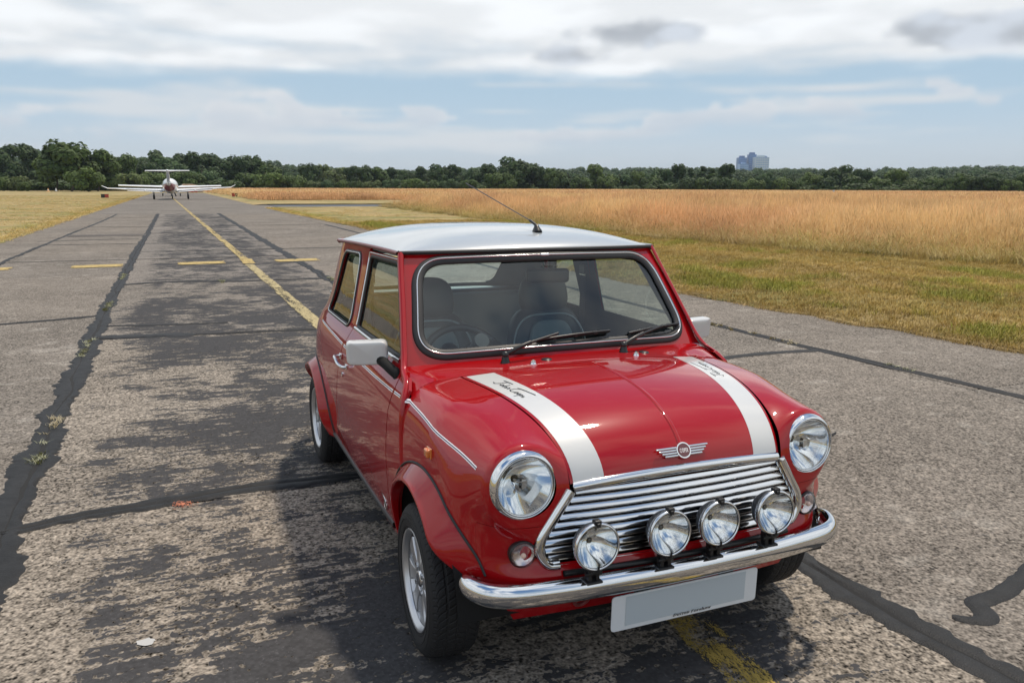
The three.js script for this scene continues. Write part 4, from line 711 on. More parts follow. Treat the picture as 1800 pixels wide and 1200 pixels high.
// ---- roof ----
const rW = z => mix(0.570, 0.556, (0.34 - z) / 1.3);
function roofLift(u, v) { // u,v in -1..1
  const au = Math.abs(u), zf = 0.432 - 0.090 * Math.pow(au, 2.2), zr = -1.085 + 0.10 * Math.pow(au, 3), zc = mix(zr, zf, (v + 1) / 2), cu = Math.pow(Math.max(0, 1 - Math.pow(au, 2.6)), 0.60), cv = Math.pow(Math.max(0, 1 - Math.pow(Math.abs(v), 3.2)), 0.62);
  const base = 1.2635 - 0.030 * Math.pow(clamp((0.34 - zc) / 1.3, 0, 1), 1.6) + 0.006 * (1 - au * au);
  return V3(u * rW(zc), base + 0.082 * cu * cv + 0.006 * (1 - au * au) * (1 - v * v), zc);
}
{
  const n = 72, m = 84, pos = [], nor = [], idx = [], e = 1e-3, wv = t => Math.sin(t * Math.PI / 2); // denser toward the rim
  for (let j = 0; j <= m; j++) for (let i = 0; i <= n; i++) {
    const u = clamp(wv(i / n * 2 - 1), -0.9995, 0.9995), v = clamp(wv(j / m * 2 - 1), -0.9995, 0.9995), p = roofLift(u, v);
    const N = roofLift(u, Math.min(1, v + e)).sub(roofLift(u, Math.max(-1, v - e))).cross(roofLift(Math.min(1, u + e), v).sub(roofLift(Math.max(-1, u - e), v))).normalize();
    pos.push(p.x, p.y, p.z); nor.push(N.x, N.y, N.z);
  }
  for (let j = 0; j < m; j++) for (let i = 0; i < n; i++) { const q = j * (n + 1) + i; idx.push(q, q + n + 1, q + 1, q + 1, q + n + 1, q + n + 2); }
  const roof = part('roof', meshGeo(pos, idx, nor), roofPaint, car); roof.userData.label = 'silvery white painted roof panel';
  part('headlining', meshGeo(pos.map((v, i) => i % 3 === 1 ? v - 0.022 : i % 3 === 0 ? v * 0.97 : v), idx, nor), std(0.30, 0.31, 0.31, 0.95), car);
  // gutters and front seal
  const rim = (u, v) => roofLift(u, v);
  const sideG = []; for (let j = 0; j <= 40; j++) { const p = rim(1, 1 - j / 20); sideG.push(V3(p.x + 0.004, p.y - 0.003, p.z)); }
  both('gutter', new THREE.TubeGeometry(curve(sideG), 60, 0.0075, 8), std(0.16, 0.035, 0.035, 0.4), car);
  const up = sideG.map(p => p.clone().add(V3(-0.004, 0.007, 0))); both('gutter_trim', new THREE.TubeGeometry(curve(up), 60, 0.004, 6), roofPaint, car);
  const fr = []; for (let i = 0; i <= 40; i++) { const p = rim(i / 20 - 1, 1); fr.push(V3(p.x, p.y - 0.002, p.z + 0.003)); }
  part('front_roof_seal', new THREE.TubeGeometry(curve(fr), 80, 0.008, 8), rubber, car);
  part('header_rail', new THREE.TubeGeometry(curve(fr.map(p => p.clone().add(V3(0, -0.006, -0.012)))), 60, 0.012, 8), red, car);
  const bk = []; for (let i = 0; i <= 40; i++) { const p = rim(i / 20 - 1, -1); bk.push(V3(p.x, p.y - 0.006, p.z)); } part('rear_roof_rail', new THREE.TubeGeometry(curve(bk), 60, 0.012, 8), red, car);
  // aerial
  const an = group('aerial', car), bp = V3(0.055, 0, 0.255), by = (() => { let best = 0; const zz = bp.z; let a = -1, b = 1; for (let i = 0; i < 40; i++) { const mm = (a + b) / 2; roofLift(bp.x / 0.565, mm).z < zz ? a = mm : b = mm; } return roofLift(bp.x / 0.565, a).y; })();
  const dir = V3(-0.10, 1.532, -0.215).sub(V3(bp.x, by + 0.03, bp.z));
  part('aerial_base', join([lathe([[0, 0.034], [0.008, 0.032], [0.012, 0.02], [0.019, 0.008], [0.022, 0]], 24).scale(1, 1, 1.25).rotateX(-0.25).translate(bp.x, by - 0.002, bp.z), tube([V3(bp.x, by + 0.024, bp.z), V3(bp.x, by + 0.03, bp.z).addScaledVector(dir, 0.09)], 0.006, 6, 8)]), blackPl, an);
  part('aerial_rod', tube([V3(bp.x, by + 0.03, bp.z).addScaledVector(dir, 0.05), V3(bp.x, by + 0.03, bp.z).addScaledVector(dir, 1)], 0.0022, 10, 8), std(0.10, 0.10, 0.11, 0.4, 0.6), an);
}
// ---- the raised welded seam from roof corner to wheel arch ----
{
  const P = [], N = []; const pts = [[0.566, 1.262, 0.345], [0.578, 1.20, 0.39], [0.598, 1.09, 0.478], [0.617, 0.99, 0.556], [0.634, 0.905, 0.622], [0.648, 0.868, 0.668], [0.659, 0.842, 0.742], [0.678, 0.800, 0.781], [0.690, 0.745, 0.793], [0.694, 0.66, 0.797], [0.6945, 0.59, 0.803], [0.692, 0.535, 0.812]];
  const c = curve(pts); for (let i = 0; i <= 70; i++) { const p = c.getPointAt(i / 70), y = p.y; P.push(p); N.push(V3(1, 0.15, y > 0.86 ? 0.75 : mix(0.2, 0.75, sstep(0.72, 0.86, y))).normalize()); }
  both('welded_seam', bead(P, N, 0.027, 0.013, false, 0.005, 8), red, car);
}
// ---- wheel arch flares ----
function flare(c, r, a0, a1, fx, x1, wide, n = 56) { // strip from the body to an outward lip, rolled under; fx gives the body's x
  const pos = [], idx = [], prof = [[1, -0.06], [0.96, 0.02], [0.66, 0.36], [0.32, 0.74], [0.14, 0.93], [0.04, 0.995], [-0.04, 1.0], [-0.12, 0.96], [-0.17, 0.80], [-0.17, 0.0]];
  for (let i = 0; i <= n; i++) { const f = i / n, a = a0 + (a1 - a0) * f, e = Math.min(sstep(-0.10, 0.16, f), 0.25 + 0.75 * sstep(1.0, 0.62, f)), wd = wide * (0.72 + 0.28 * sstep(0.55, 0, f)); const xb = fx(c[1] + Math.sin(a) * (r + wd), c[0] + Math.cos(a) * (r + wd)); for (const [dr, g] of prof) { const R = r + dr * wd; pos.push(xb + Math.max(0.006, (x1 - xb) * e) * g, c[1] + Math.sin(a) * R, c[0] + Math.cos(a) * R); } }
  const m = prof.length; for (let i = 0; i < n; i++) for (let k = 0; k < m - 1; k++) { const q = i * m + k; idx.push(q, q + 1, q + m, q + 1, q + m + 1, q + m); }
  for (const i of [0, n]) for (let k = 1; k < m - 1; k++) idx.push(i * m, i * m + k, i * m + k + 1);
  return meshGeo(pos, idx);
}
const noseX = (y, z) => { if (z < 0.8) return W(y, z); let a = 0.4, b = 0.76; for (let i = 0; i < 30; i++) { const m = (a + b) / 2; nose(m, y, z) < 0 ? a = m : b = m; } return a; };
both('wheel_arch_flare', flare(archC, archR, 0.40, Math.PI + 0.02, noseX, 0.737, 0.070), red, car);
both('wheel_arch_flare', flare(rearC, rearR, -0.06, Math.PI + 0.05, (y, z) => sideLift(z, y).x, 0.742, 0.062), red, car);
const archBead = (c, r, a0, a1, fx, wide) => { const P = [], N = []; for (let i = 0; i <= 50; i++) { const a = a0 + (a1 - a0) * i / 50, w = wide * (0.72 + 0.28 * sstep(0.55, 0, i / 50)), z = c[0] + Math.cos(a) * (r + w), y = c[1] + Math.sin(a) * (r + w); P.push(V3(fx(y, z) + 0.001, y, z)); N.push(V3(1, 0.2, 0)); } return bead(P, N, 0.009, 0.006, false); };
both('arch_piping', archBead(archC, archR, 0.40, Math.PI + 0.02, noseX, 0.071), rubber, car);
both('arch_piping', archBead(rearC, rearR, -0.06, Math.PI + 0.05, (y, z) => sideLift(z, y).x, 0.063), rubber, car);
// dark inner arches and underbody
for (const c of [archC, rearC]) both('inner_arch', new THREE.CylinderGeometry(0.335, 0.335, 0.36, 36, 1, true, -Math.PI / 2, Math.PI).rotateX(-Math.PI / 2).rotateY(Math.PI / 2).translate(0.50, c[1], c[0]), blackMat, car);
part('underbody', join([box(1.16, 0.10, 2.5, 0, 0.25, -0.02), box(0.62, 0.14, 0.5, 0, 0.27, 1.08), box(0.86, 0.34, 0.04, 0, 0.42, 0.78)]), blackMat, car);
part('apron', panelGeo([[-0.5, 0.235], [0.5, 0.235], [0.56, 0.338], [-0.56, 0.338]], [], (x, y) => V3(x, y, 1.40 - 0.10 * x * x - 0.3 * (0.34 - y)), 0.04), red, car);
// sill trim
{ const [P, N] = onSurf(sw(dense([[-0.745, 0.252], [-0.4, 0.244], [0.2, 0.246], [0.575, 0.252]], 0.05, false)), sideL); both('sill_strip', bead(P, N, 0.030, 0.010), std(0.035, 0.037, 0.04, 0.5), car); 
  both('sill', panelGeo(sw(dense([[-0.70, 0.17], [-0.70, 0.232], [0.66, 0.232], [0.66, 0.17]], 0.1)), [], (y, z) => sideLift(z, y).add(V3(-0.012, 0, 0)), 0.05, 0.02), red, car); }
// ================= the car: fittings =================
const zAxis = g => g.rotateX(Math.PI / 2); // a lathe about y, turned to face +z
const ribT = (n, w = 512) => { const C = new Uint8Array(w * 8 * 4); for (let i = 0; i < w * 8; i++) { const x = (i % w) / w, v = 127 + 127 * Math.sin(x * n * 6.283); C[i * 4] = C[i * 4 + 1] = C[i * 4 + 2] = v; C[i * 4 + 3] = 255; } return dataTex(w, 8, C, false); };
const lensMat = phys(0.97, 0.985, 0.98, 0.0, { transmission: 1, thickness: 0, ior: 1.5, bumpMap: ribT(46), bumpScale: 0.0011 });
const mirrorSilver = std(0.88, 0.89, 0.90, 0.07, 1);
function lensDome(r, rise, n = 40) { const pos = [], uv = [], idx = [], m = 14; for (let j = 0; j <= m; j++) for (let i = 0; i < n; i++) { const f = j / m, a = i / n * 6.28319, x = Math.cos(a) * r * f, y = Math.sin(a) * r * f; pos.push(x, y, rise * (1 - f * f)); uv.push(x / r / 2 + 0.5, y / r / 2 + 0.5); } for (let j = 0; j < m; j++) for (let i = 0; i < n; i++) { const a = j * n + i, b = j * n + (i + 1) % n; idx.push(a, a + n, b + n, a, b + n, b); } return meshGeo(pos, idx, null, uv); }
// headlamps
for (const s of [1, -1]) {
  const h = group('headlamp', car, s * HL[0], HL[1], 1.424); h.rotation.x = -0.03;
  part('bezel', zAxis(lathe([[0.088, -0.028], [0.099, -0.022], [0.1025, -0.010], [0.1025, -0.002], [0.1005, 0.008], [0.0955, 0.017], [0.0905, 0.0205], [0.0880, 0.0195], [0.0872, 0.013], [0.0868, 0.0125]], 72)), chrome, h);
  part('lens_ring', zAxis(lathe([[0.0874, 0.010], [0.0868, 0.0165], [0.0845, 0.0185], [0.0820, 0.0165], [0.0815, 0.010]], 72)), chromeDull, h);
  part('gasket', zAxis(lathe([[0.0882, 0.006], [0.0872, 0.0120], [0.0866, 0.006]], 64)), rubber, h);
  part('lens', lensDome(0.0825, 0.016).translate(0, 0, 0.0135), lensMat, h);
  const ref = []; for (let i = 0; i <= 18; i++) { const f = i / 18, r = 0.0815 * (1 - f) + 0.012 * f; ref.push([r, 0.010 - 0.078 * (1 - (r / 0.0815) ** 2)]); }
  part('reflector', zAxis(lathe(ref, 56)), mirrorSilver, h);
  part('bulb', join([zAxis(new THREE.CylinderGeometry(0.008, 0.008, 0.04, 16)).translate(0, 0, -0.045), new THREE.SphereGeometry(0.008, 14, 10).translate(0, 0, -0.024)]), clearM, h);
  part('bulb_shield', join([zAxis(new THREE.CylinderGeometry(0.016, 0.016, 0.014, 20, 1, false, 0, Math.PI)).translate(0, 0, -0.018), box(0.006, 0.03, 0.03, 0, -0.012, -0.04), box(0.032, 0.004, 0.026, 0, 0.008, -0.022)]), chromeDull, h);
}
// front indicators: clear stepped lenses
for (const s of [1, -1]) {
  const g = group('front_indicator', car, s * 0.512, 0.490, 1.4365); g.rotation.y = s * 0.10;
  part('base', zAxis(lathe([[0.039, -0.02], [0.0405, 0.004], [0.037, 0.008], [0.034, 0.006]], 40)), blackPl, g);
  const st = [[0.0365, 0.004], [0.0365, 0.010]]; for (let k = 0; k < 6; k++) { const r = 0.0345 - k * 0.0055; st.push([r + 0.001, 0.011 + k * 0.0052], [r, 0.0145 + k * 0.0052]); } st.push([0.003, 0.046], [0, 0.0465]);
  part('lens', zAxis(lathe(st, 48)), phys(0.96, 0.93, 0.93, 0.03, { transmission: 1, thickness: 0, ior: 1.5 }), g);
  part('reflector', zAxis(lathe([[0.034, 0.004], [0.022, -0.004], [0, -0.008]], 32)), std(0.7, 0.66, 0.66, 0.2, 1), g);
  part('bulb', new THREE.SphereGeometry(0.008, 16, 12).translate(0, 0, 0.012), phys(0.80, 0.55, 0.42, 0.1, { clearcoat: 1 }), g);
  part('screw', new THREE.CylinderGeometry(0.003, 0.003, 0.004, 10).rotateX(Math.PI / 2).translate(-s * 0.028, 0.004, 0.014), chrome, g);
}
// side repeaters
for (const s of [g => g, mirrorX]) { const x = noseX(0.70, 1.085); part('side_repeater', s(join([box(0.020, 0.028, 0.034, x + 0.005, 0.702, 1.085, 0.007), box(0.007, 0.034, 0.042, x, 0.702, 1.085, 0.003)])), phys(0.62, 0.17, 0.03, 0.15, { clearcoat: 1 }), car); }
// coach line on the wings
for (const s of [g => g, mirrorX]) {
  const q = group('coach_line', car), P = [], N = [], A = []; const ys = spline1([0.79, 0.95, 1.1, 1.25, 1.36], [0.797, 0.786, 0.768, 0.748, 0.730]);
  for (let i = 0; i <= 44; i++) { const z = mix(0.795, 1.352, i / 44), y = ys(z), x = noseX(y, z), n = nGrad(x, y, z).normalize(); P.push(V3(x, y, z)); N.push(n); A.push(V3(x, y, z).addScaledVector(n, 0.0006)); }
  part('pale_line', s(bead(P, N, 0.0165, 0.0012)), pinW, q); part('dark_line', s(bead(A, N, 0.0035, 0.0012)), pinD, q);
}
// ---- grille ----
{
  const g = group('grille', car); const gz = x => 1.474 - 0.135 * x * x;
  part('backing', panelGeo([[-0.47, 0.44], [0.47, 0.44], [0.47, 0.53], [0.37, 0.70], [-0.37, 0.70], [-0.47, 0.53]], [], (x, y) => V3(x, y, gz(x) - 0.055), 0.08, 0), blackMat, g);
  const half = y => y > 0.515 ? mix(0.462, 0.352, (y - 0.515) / 0.171) - 0.010 : mix(0.436, 0.462, (y - 0.452) / 0.063) - 0.010;
  const n = 9; for (let k = 0; k < n; k++) { // each slat: a rolled strip whose face leans up to the sky
    const y = 0.466 + k * 0.0244, w = half(y + 0.004), prof = [[-0.022, 0.0098], [-0.0045, 0.0102], [-0.0018, 0.0092], [0.0020, 0.0030], [0.0050, -0.0030], [0.0062, -0.0068], [0.0050, -0.0090], [0.001, -0.0099], [-0.014, -0.0100]], pos = [], idx = [], M = 26;
    for (let i = 0; i <= M; i++) { const x = mix(-w, w, i / M); for (const [dz, dy] of prof) pos.push(x, y + dy * 0.84, gz(x) + dz - 0.004); }
    const m = prof.length; for (let i = 0; i < M; i++) for (let j = 0; j < m - 1; j++) { const q = i * m + j; idx.push(q, q + 1, q + m, q + 1, q + m + 1, q + m); }
    part('slat', meshGeo(pos, idx), chrome, g);
  }
  // side whiskers
  const wp = roundPoly([[0.372, 0.668], [0.474, 0.513, 0.055], [0.443, 0.446, 0.035], [0.405, 0.446]], 10).map(([x, y]) => [x, y]), dw = dense(wp, 0.012, false), P = [], N = [];
  for (const [x, y] of dw) { P.push(V3(x, y, gz(x) + 0.002)); N.push(V3(0.15, 0, 1)); }
  both('whisker', bead(P, N, 0.034, 0.021, false, 0.004, 12), chrome, g);
  const bl = dense([[-0.41, 0.446], [0.41, 0.446]], 0.03, false).map(([x, y]) => V3(x, y, gz(x) + 0.002)); part('lower_strip', bead(bl, bl.map(() => V3(0, 0, 1)), 0.012, 0.009, false, 0.003, 8), chrome, g);
}
{ // bright strip along the bonnet's front edge
  const P = [], N = []; for (let i = 0; i <= 40; i++) { const x = mix(-0.362, 0.362, i / 40), p = bonLift(x, tEnd); P.push(V3(x, p.y - 0.010, p.z + 0.004)); N.push(V3(0, 0.25, 1).normalize()); }
  part('bonnet_strip', bead(P, N, 0.030, 0.012, false, 0.002, 10), chrome, bonnet);
}
// ---- bumper ----
const bumpPath = curve([[-0.657, 0.388, 1.335], [-0.652, 0.388, 1.385], [-0.622, 0.388, 1.440], [-0.565, 0.389, 1.477], [-0.40, 0.388, 1.503], [-0.2, 0.388, 1.515], [0, 0.388, 1.519], [0.2, 0.388, 1.515], [0.40, 0.388, 1.503], [0.565, 0.389, 1.477], [0.622, 0.388, 1.440], [0.652, 0.388, 1.385], [0.657, 0.388, 1.335]]);
{
  const prof = []; for (let k = 0; k <= 16; k++) { const a = mix(1.75, -1.75, k / 16); prof.push([0.026 * Math.cos(a), 0.035 * Math.sin(a)]); }
  const pos = [], idx = [], n = 120, m = prof.length;
  for (let i = 0; i <= n; i++) { const p = bumpPath.getPointAt(i / n), t = bumpPath.getTangentAt(i / n), ox = -t.z, oz = t.x, e = Math.sqrt(clamp(Math.min(i, n - i) / n / 0.035, 0.0, 1)), sc = 0.55 + 0.45 * e; for (const [a, b] of prof) pos.push(p.x + ox * a * sc, p.y + b * sc, p.z + oz * a * sc); }
  for (let i = 0; i < n; i++) for (let k = 0; k < m - 1; k++) { const q = i * m + k; idx.push(q, q + 1, q + m, q + 1, q + m + 1, q + m); }
  for (const i of [0, n]) for (let k = 1; k < m - 1; k++) idx.push(i * m, i * m + k, i * m + k + 1);
  part('front_bumper', meshGeo(pos, idx), chrome, car);
  const rb = bumpPath.getPoints(60).map(p => V3(p.x * 0.98, 0.40, -p.z - 0.02)); part('rear_bumper', new THREE.TubeGeometry(curve(rb), 80, 0.035, 10), chrome, car);
}
// ---- spot lamps ----
for (const [x, y] of [[-0.338, 0.535], [-0.100, 0.535], [0.074, 0.538], [0.279, 0.540]]) {
  const g = group('spot_lamp', car, x, y, 1.555); g.rotation.set(-0.05, -0.03, 0);
  part('shell', zAxis(lathe([[0, -0.070], [0.020, -0.069], [0.042, -0.058], [0.057, -0.036], [0.0645, -0.010], [0.0665, 0.0]], 48)), blackPl, g);
  part('rim', zAxis(lathe([[0.0655, -0.008], [0.0695, -0.004], [0.0700, 0.004], [0.0675, 0.010], [0.0640, 0.0115], [0.0625, 0.008]], 64)), chromeDull, g);
  part('lens', lensDome(0.0628, 0.010).translate(0, 0, 0.0065), lensMat, g);
  const ref = []; for (let i = 0; i <= 14; i++) { const r = mix(0.062, 0.009, i / 14); ref.push([r, 0.004 - 0.052 * (1 - (r / 0.062) ** 2)]); } part('reflector', zAxis(lathe(ref, 48)), mirrorSilver, g);
  part('bulb', zAxis(new THREE.CapsuleGeometry(0.0065, 0.02, 6, 12)).translate(0, 0, -0.034), clearM, g);
  part('clip', join([box(0.022, 0.014, 0.022, 0, 0.0705, 0.002, 0.004), box(0.012, 0.012, 0.010, 0, 0.0645, 0.012, 0.003)]), blackPl, g);
  part('clip', join([box(0.014, 0.010, 0.018, 0, -0.0695, 0.003, 0.003), box(0.006, 0.016, 0.004, 0, -0.062, 0.0125, 0.001)]), blackPl, g);
  part('bracket', join([box(0.030, 0.010, 0.05, 0, -0.074, -0.018, 0.003), box(0.012, 0.045, 0.026, -0.012, -0.094, -0.028, 0.003), box(0.012, 0.045, 0.026, 0.012, -0.094, -0.028, 0.003), box(0.05, 0.008, 0.045, 0, -0.113, -0.030, 0.003), new THREE.CylinderGeometry(0.007, 0.007, 0.05, 6).rotateZ(Math.PI / 2).translate(0, -0.088, -0.020)]), blackPl, g);
}
part('lamp_bar', tube([[-0.40, 0.428, 1.478], [-0.2, 0.428, 1.495], [0, 0.428, 1.50], [0.2, 0.428, 1.495], [0.40, 0.428, 1.478]], 0.009, 40, 8), blackPl, car);
// ---- number plate ----
{
  const pg = group('number_plate', car, 0, 0.288, 1.513); pg.rotation.set(0.03, 0, 0);
  const shp = new THREE.Shape(roundPoly([[-0.26, -0.0555, 0.012], [0.26, -0.0555, 0.012], [0.26, 0.0555, 0.012], [-0.26, 0.0555, 0.012]]).map(p => new THREE.Vector2(...p)));
  part('plate', new THREE.ExtrudeGeometry(shp, { depth: 0.003, bevelEnabled: true, bevelSize: 0.0008, bevelThickness: 0.0008, bevelSegments: 2 }), phys(0.64, 0.67, 0.69, 0.28, { clearcoat: 0.6, clearcoatRoughness: 0.15 }), pg);
  part('blank_panel', new THREE.PlaneGeometry(0.43, 0.094).translate(0, 0.004, 0.0046), std(0.43, 0.485, 0.52, 0.45), pg);
  const tt = canvasTex(512, 96, (g, w, h) => { g.clearRect(0, 0, w, h); g.fillStyle = '#0c0d10'; g.font = 'italic bold 60px serif'; g.textAlign = 'center'; g.textBaseline = 'middle'; g.fillText('Dutton Forshaw', w / 2, h / 2); });
  part('dealer_name', new THREE.PlaneGeometry(0.145, 0.020).translate(0.02, -0.044, 0.0056), new THREE.MeshStandardMaterial({ map: tt, alphaTest: 0.4, roughness: 0.5 }), pg);
  for (const x of [-0.15, 0.15]) part('plate_hanger', box(0.05, 0.05, 0.01, x, 0.06, -0.012), blackMat, pg);
}
part('tow_eye', new THREE.TorusGeometry(0.022, 0.006, 8, 20).rotateX(0.5).translate(-0.30, 0.285, 1.40), std(0.2, 0.04, 0.04, 0.4), car);
// ---- wheels ----
{
  const tb = (() => { const w = 1024, h = 256, B = new Uint8Array(w * h * 4); for (let j = 0; j < h; j++) for (let i = 0; i < w; i++) { const v = j / h; let z = 200; if (v > 0.34 && v < 0.66) { const q = (v - 0.5) / 0.16, ph = (i / w * 64 + Math.abs(q) * 1.6) % 1; if (ph < 0.22) z = 20; if (Math.abs(Math.abs(q) - 0.36) < 0.055 || Math.abs(q) < 0.04) z = 0; } else if (v > 0.28 && v < 0.72) { if ((i / w * 64) % 1 < 0.25) z = 60; } const k = (j * w + i) * 4; B[k] = B[k + 1] = B[k + 2] = z; B[k + 3] = 255; } return dataTex(w, h, B, false); })();
  const tyreM = std(0.011, 0.011, 0.012, 0.75, 0, { bumpMap: tb, bumpScale: 0.006 });
  const prof = [[0.158, -0.066], [0.166, -0.074], [0.185, -0.081], [0.205, -0.084], [0.222, -0.081], [0.236, -0.073], [0.2445, -0.064], [0.2475, -0.055], [0.2490, -0.03], [0.2495, 0], [0.2490, 0.03], [0.2475, 0.055], [0.2445, 0.064], [0.236, 0.073], [0.222, 0.081], [0.205, 0.084], [0.185, 0.081], [0.166, 0.074], [0.158, 0.066]];
  const tyreG = new THREE.LatheGeometry(new THREE.SplineCurve(prof.map(p => new THREE.Vector2(...p))).getPoints(70), 96).rotateZ(-Math.PI / 2); // axis along x, outside = +x
  const ribs = join([0.176, 0.200, 0.219].map(r => new THREE.TorusGeometry(r, 0.0016, 6, 80).rotateY(Math.PI / 2).translate(r < 0.18 ? 0.0785 : r < 0.21 ? 0.0838 : 0.0815, 0, 0)));
  const rimG = lathe([[0.150, 0.060], [0.158, 0.074], [0.1655, 0.079], [0.1675, 0.075], [0.1640, 0.068], [0.1570, 0.064], [0.1520, 0.050], [0.1470, 0.030], [0.143, 0.0], [0.140, -0.06], [0.160, -0.07]].reverse(), 72).rotateZ(-Math.PI / 2);
  const spoke = (() => { const s = new THREE.Shape(roundPoly([[0.042, -0.020, 0.006], [0.075, -0.0175, 0.02], [0.110, -0.0190, 0.02], [0.149, -0.036, 0.01], [0.149, 0.036, 0.01], [0.110, 0.0190, 0.02], [0.075, 0.0175, 0.02], [0.042, 0.020, 0.006]]).map(p => new THREE.Vector2(...p))); return new THREE.ExtrudeGeometry(s, { depth: 0.012, bevelEnabled: true, bevelSize: 0.005, bevelThickness: 0.010, bevelSegments: 4 }).translate(0, 0, 0.036).rotateY(Math.PI / 2); })(); // disc plane -> x axis out
  // spokes lie in y-z plane: after rotateY(90deg) local x -> -z, z -> x
  for (const [sx, z] of [[-1, 1.018], [1, 1.018], [-1, -1.018], [1, -1.018]]) {
    const w = group('wheel', car, sx * (z > 0 ? 0.640 : 0.632), 0.2485, z); if (sx < 0) w.rotation.y = Math.PI; if (z > 0) w.rotation.y += -0.035;
    part('tyre', join([tyreG.clone(), ribs.clone()]), tyreM, w);
    part('rim', rimG, alloy, w);
    for (let k = 0; k < 8; k++) part('spoke', spoke.clone().rotateX(k * Math.PI / 4 + 0.2), alloy, w);
    part('hub', lathe([[0, 0.052], [0.030, 0.052], [0.046, 0.048], [0.056, 0.040], [0.060, 0.02], [0.060, -0.05], [0.10, -0.05]].reverse(), 48).rotateZ(-Math.PI / 2), alloy, w);
    part('centre_cap', lathe([[0, 0.064], [0.020, 0.063], [0.027, 0.059], [0.029, 0.050]].reverse(), 40).rotateZ(-Math.PI / 2), chromeDull, w);
    part('cap_emblem', new THREE.CylinderGeometry(0.017, 0.017, 0.002, 32).rotateZ(Math.PI / 2).translate(0.0645, 0, 0), std(0.20, 0.20, 0.21, 0.3, 0.6), w);
    for (let k = 0; k < 4; k++) { const a = k * Math.PI / 2 + 0.6; part('wheel_nut', join([new THREE.CylinderGeometry(0.0085, 0.0095, 0.022, 6).rotateZ(Math.PI / 2).translate(0.052, Math.cos(a) * 0.046, Math.sin(a) * 0.046), new THREE.CylinderGeometry(0.013, 0.013, 0.004, 16).rotateZ(Math.PI / 2).translate(0.045, Math.cos(a) * 0.046, Math.sin(a) * 0.046)]), chrome, w); }
    part('brake_disc', lathe([[0.05, -0.01], [0.105, -0.01], [0.105, -0.02], [0.05, -0.02]], 40).rotateZ(-Math.PI / 2), std(0.12, 0.11, 0.10, 0.5, 0.8), w);
    part('valve', new THREE.CylinderGeometry(0.003, 0.003, 0.02, 8).rotateZ(Math.PI / 2).translate(0.064, 0.14, 0.03), blackPl, w);
  }
}
// ================= interior =================
const leather = std(0.032, 0.037, 0.042, 0.45), leatherLight = std(0.20, 0.225, 0.23, 0.7), pipe = std(0.30, 0.35, 0.38, 0.4), darkTrim = std(0.030, 0.034, 0.039, 0.7);
{
  const lin = (poly, holes, off) => panelGeo(sw(poly), holes.map(sw), sideL, 0.05, 0, off);
  both('door_card', lin(dense([[-0.40, 0.25], [-0.24, 0.888], [0.60, 0.888], [0.60, 0.25]], 0.08), [], -0.05), darkTrim, car);
  const dwo = roundPoly([[-0.150, 0.916, 0.02], [-0.150, 1.190, 0.035], [0.265, 1.198, 0.03], [0.505, 0.918, 0.03]]);
  both('door_inner_frame', lin(dense([[-0.222, 0.862], [-0.210, 1.228], [0.300, 1.238], [0.600, 0.862]], 0.06), [dwo], -0.028), darkTrim, car);
  const qwo = roundPoly([[-0.345, 0.897, 0.05], [-0.375, 1.185, 0.05], [-0.738, 1.172, 0.07], [-0.865, 0.897, 0.05]]);
  both('quarter_trim', lin(dense([[-0.20, 0.3], [-0.20, 1.25], [-1.14, 1.225], [-1.20, 0.95], [-1.22, 0.3]], 0.07), [qwo], -0.036), darkTrim, car);
  const rear = dense([[UB, 0.82], [-1.20, 0.82], [-1.12, 1.21], [UB, 1.235], [UB, 1.165], ...roundPoly([[UB, 1.165], [-1.370, 1.152, 0.06], [-1.445, 0.952, 0.06], [UB, 0.952]]).slice(1, -1), [UB, 0.952]], 0.07);
  const rt = lin(rear, [], -0.028); part('rear_window_surround', join([rt, mirrorX(rt)]), darkTrim, car);
  // inner face of the windscreen pillars
  const P = []; part('pillar_trim', panelGeo(wsOut.map(([x, t]) => [x * 0.985, t]), [wsMid.map(([x, t]) => [x * 0.995, 0.227 + (t - 0.227) * 0.99])], wsLift, 0.06, 0, -0.022), darkTrim, car);
  part('floor_carpet', box(1.16, 0.02, 2.1, 0, 0.315, -0.25), darkTrim, car);
  part('bulkhead', box(1.16, 0.56, 0.02, 0, 0.59, 0.70), darkTrim, car);
  // dashboard with a padded top rail and parcel tray
  part('dashboard', (() => { const s = new THREE.Shape(roundPoly([[0.40, 0.70, 0.02], [0.66, 0.68], [0.66, 0.868], [0.50, 0.875, 0.03], [0.395, 0.850, 0.03]]).map(p => new THREE.Vector2(-p[0], p[1]))); return new THREE.ExtrudeGeometry(s, { depth: 1.16, bevelEnabled: false }).rotateY(Math.PI / 2).translate(-0.58, 0, 0); })(), darkTrim, car);
  const dd = group('instruments', car, -0.30, 0.865, 0.40); for (const dx of [-0.09, 0.02, 0.10]) part('gauge', lathe([[0, 0], [0.035, 0], [0.040, 0.012], [0.042, 0]], 32).rotateX(-1.2).translate(dx, 0, 0), blackPl, dd);
}
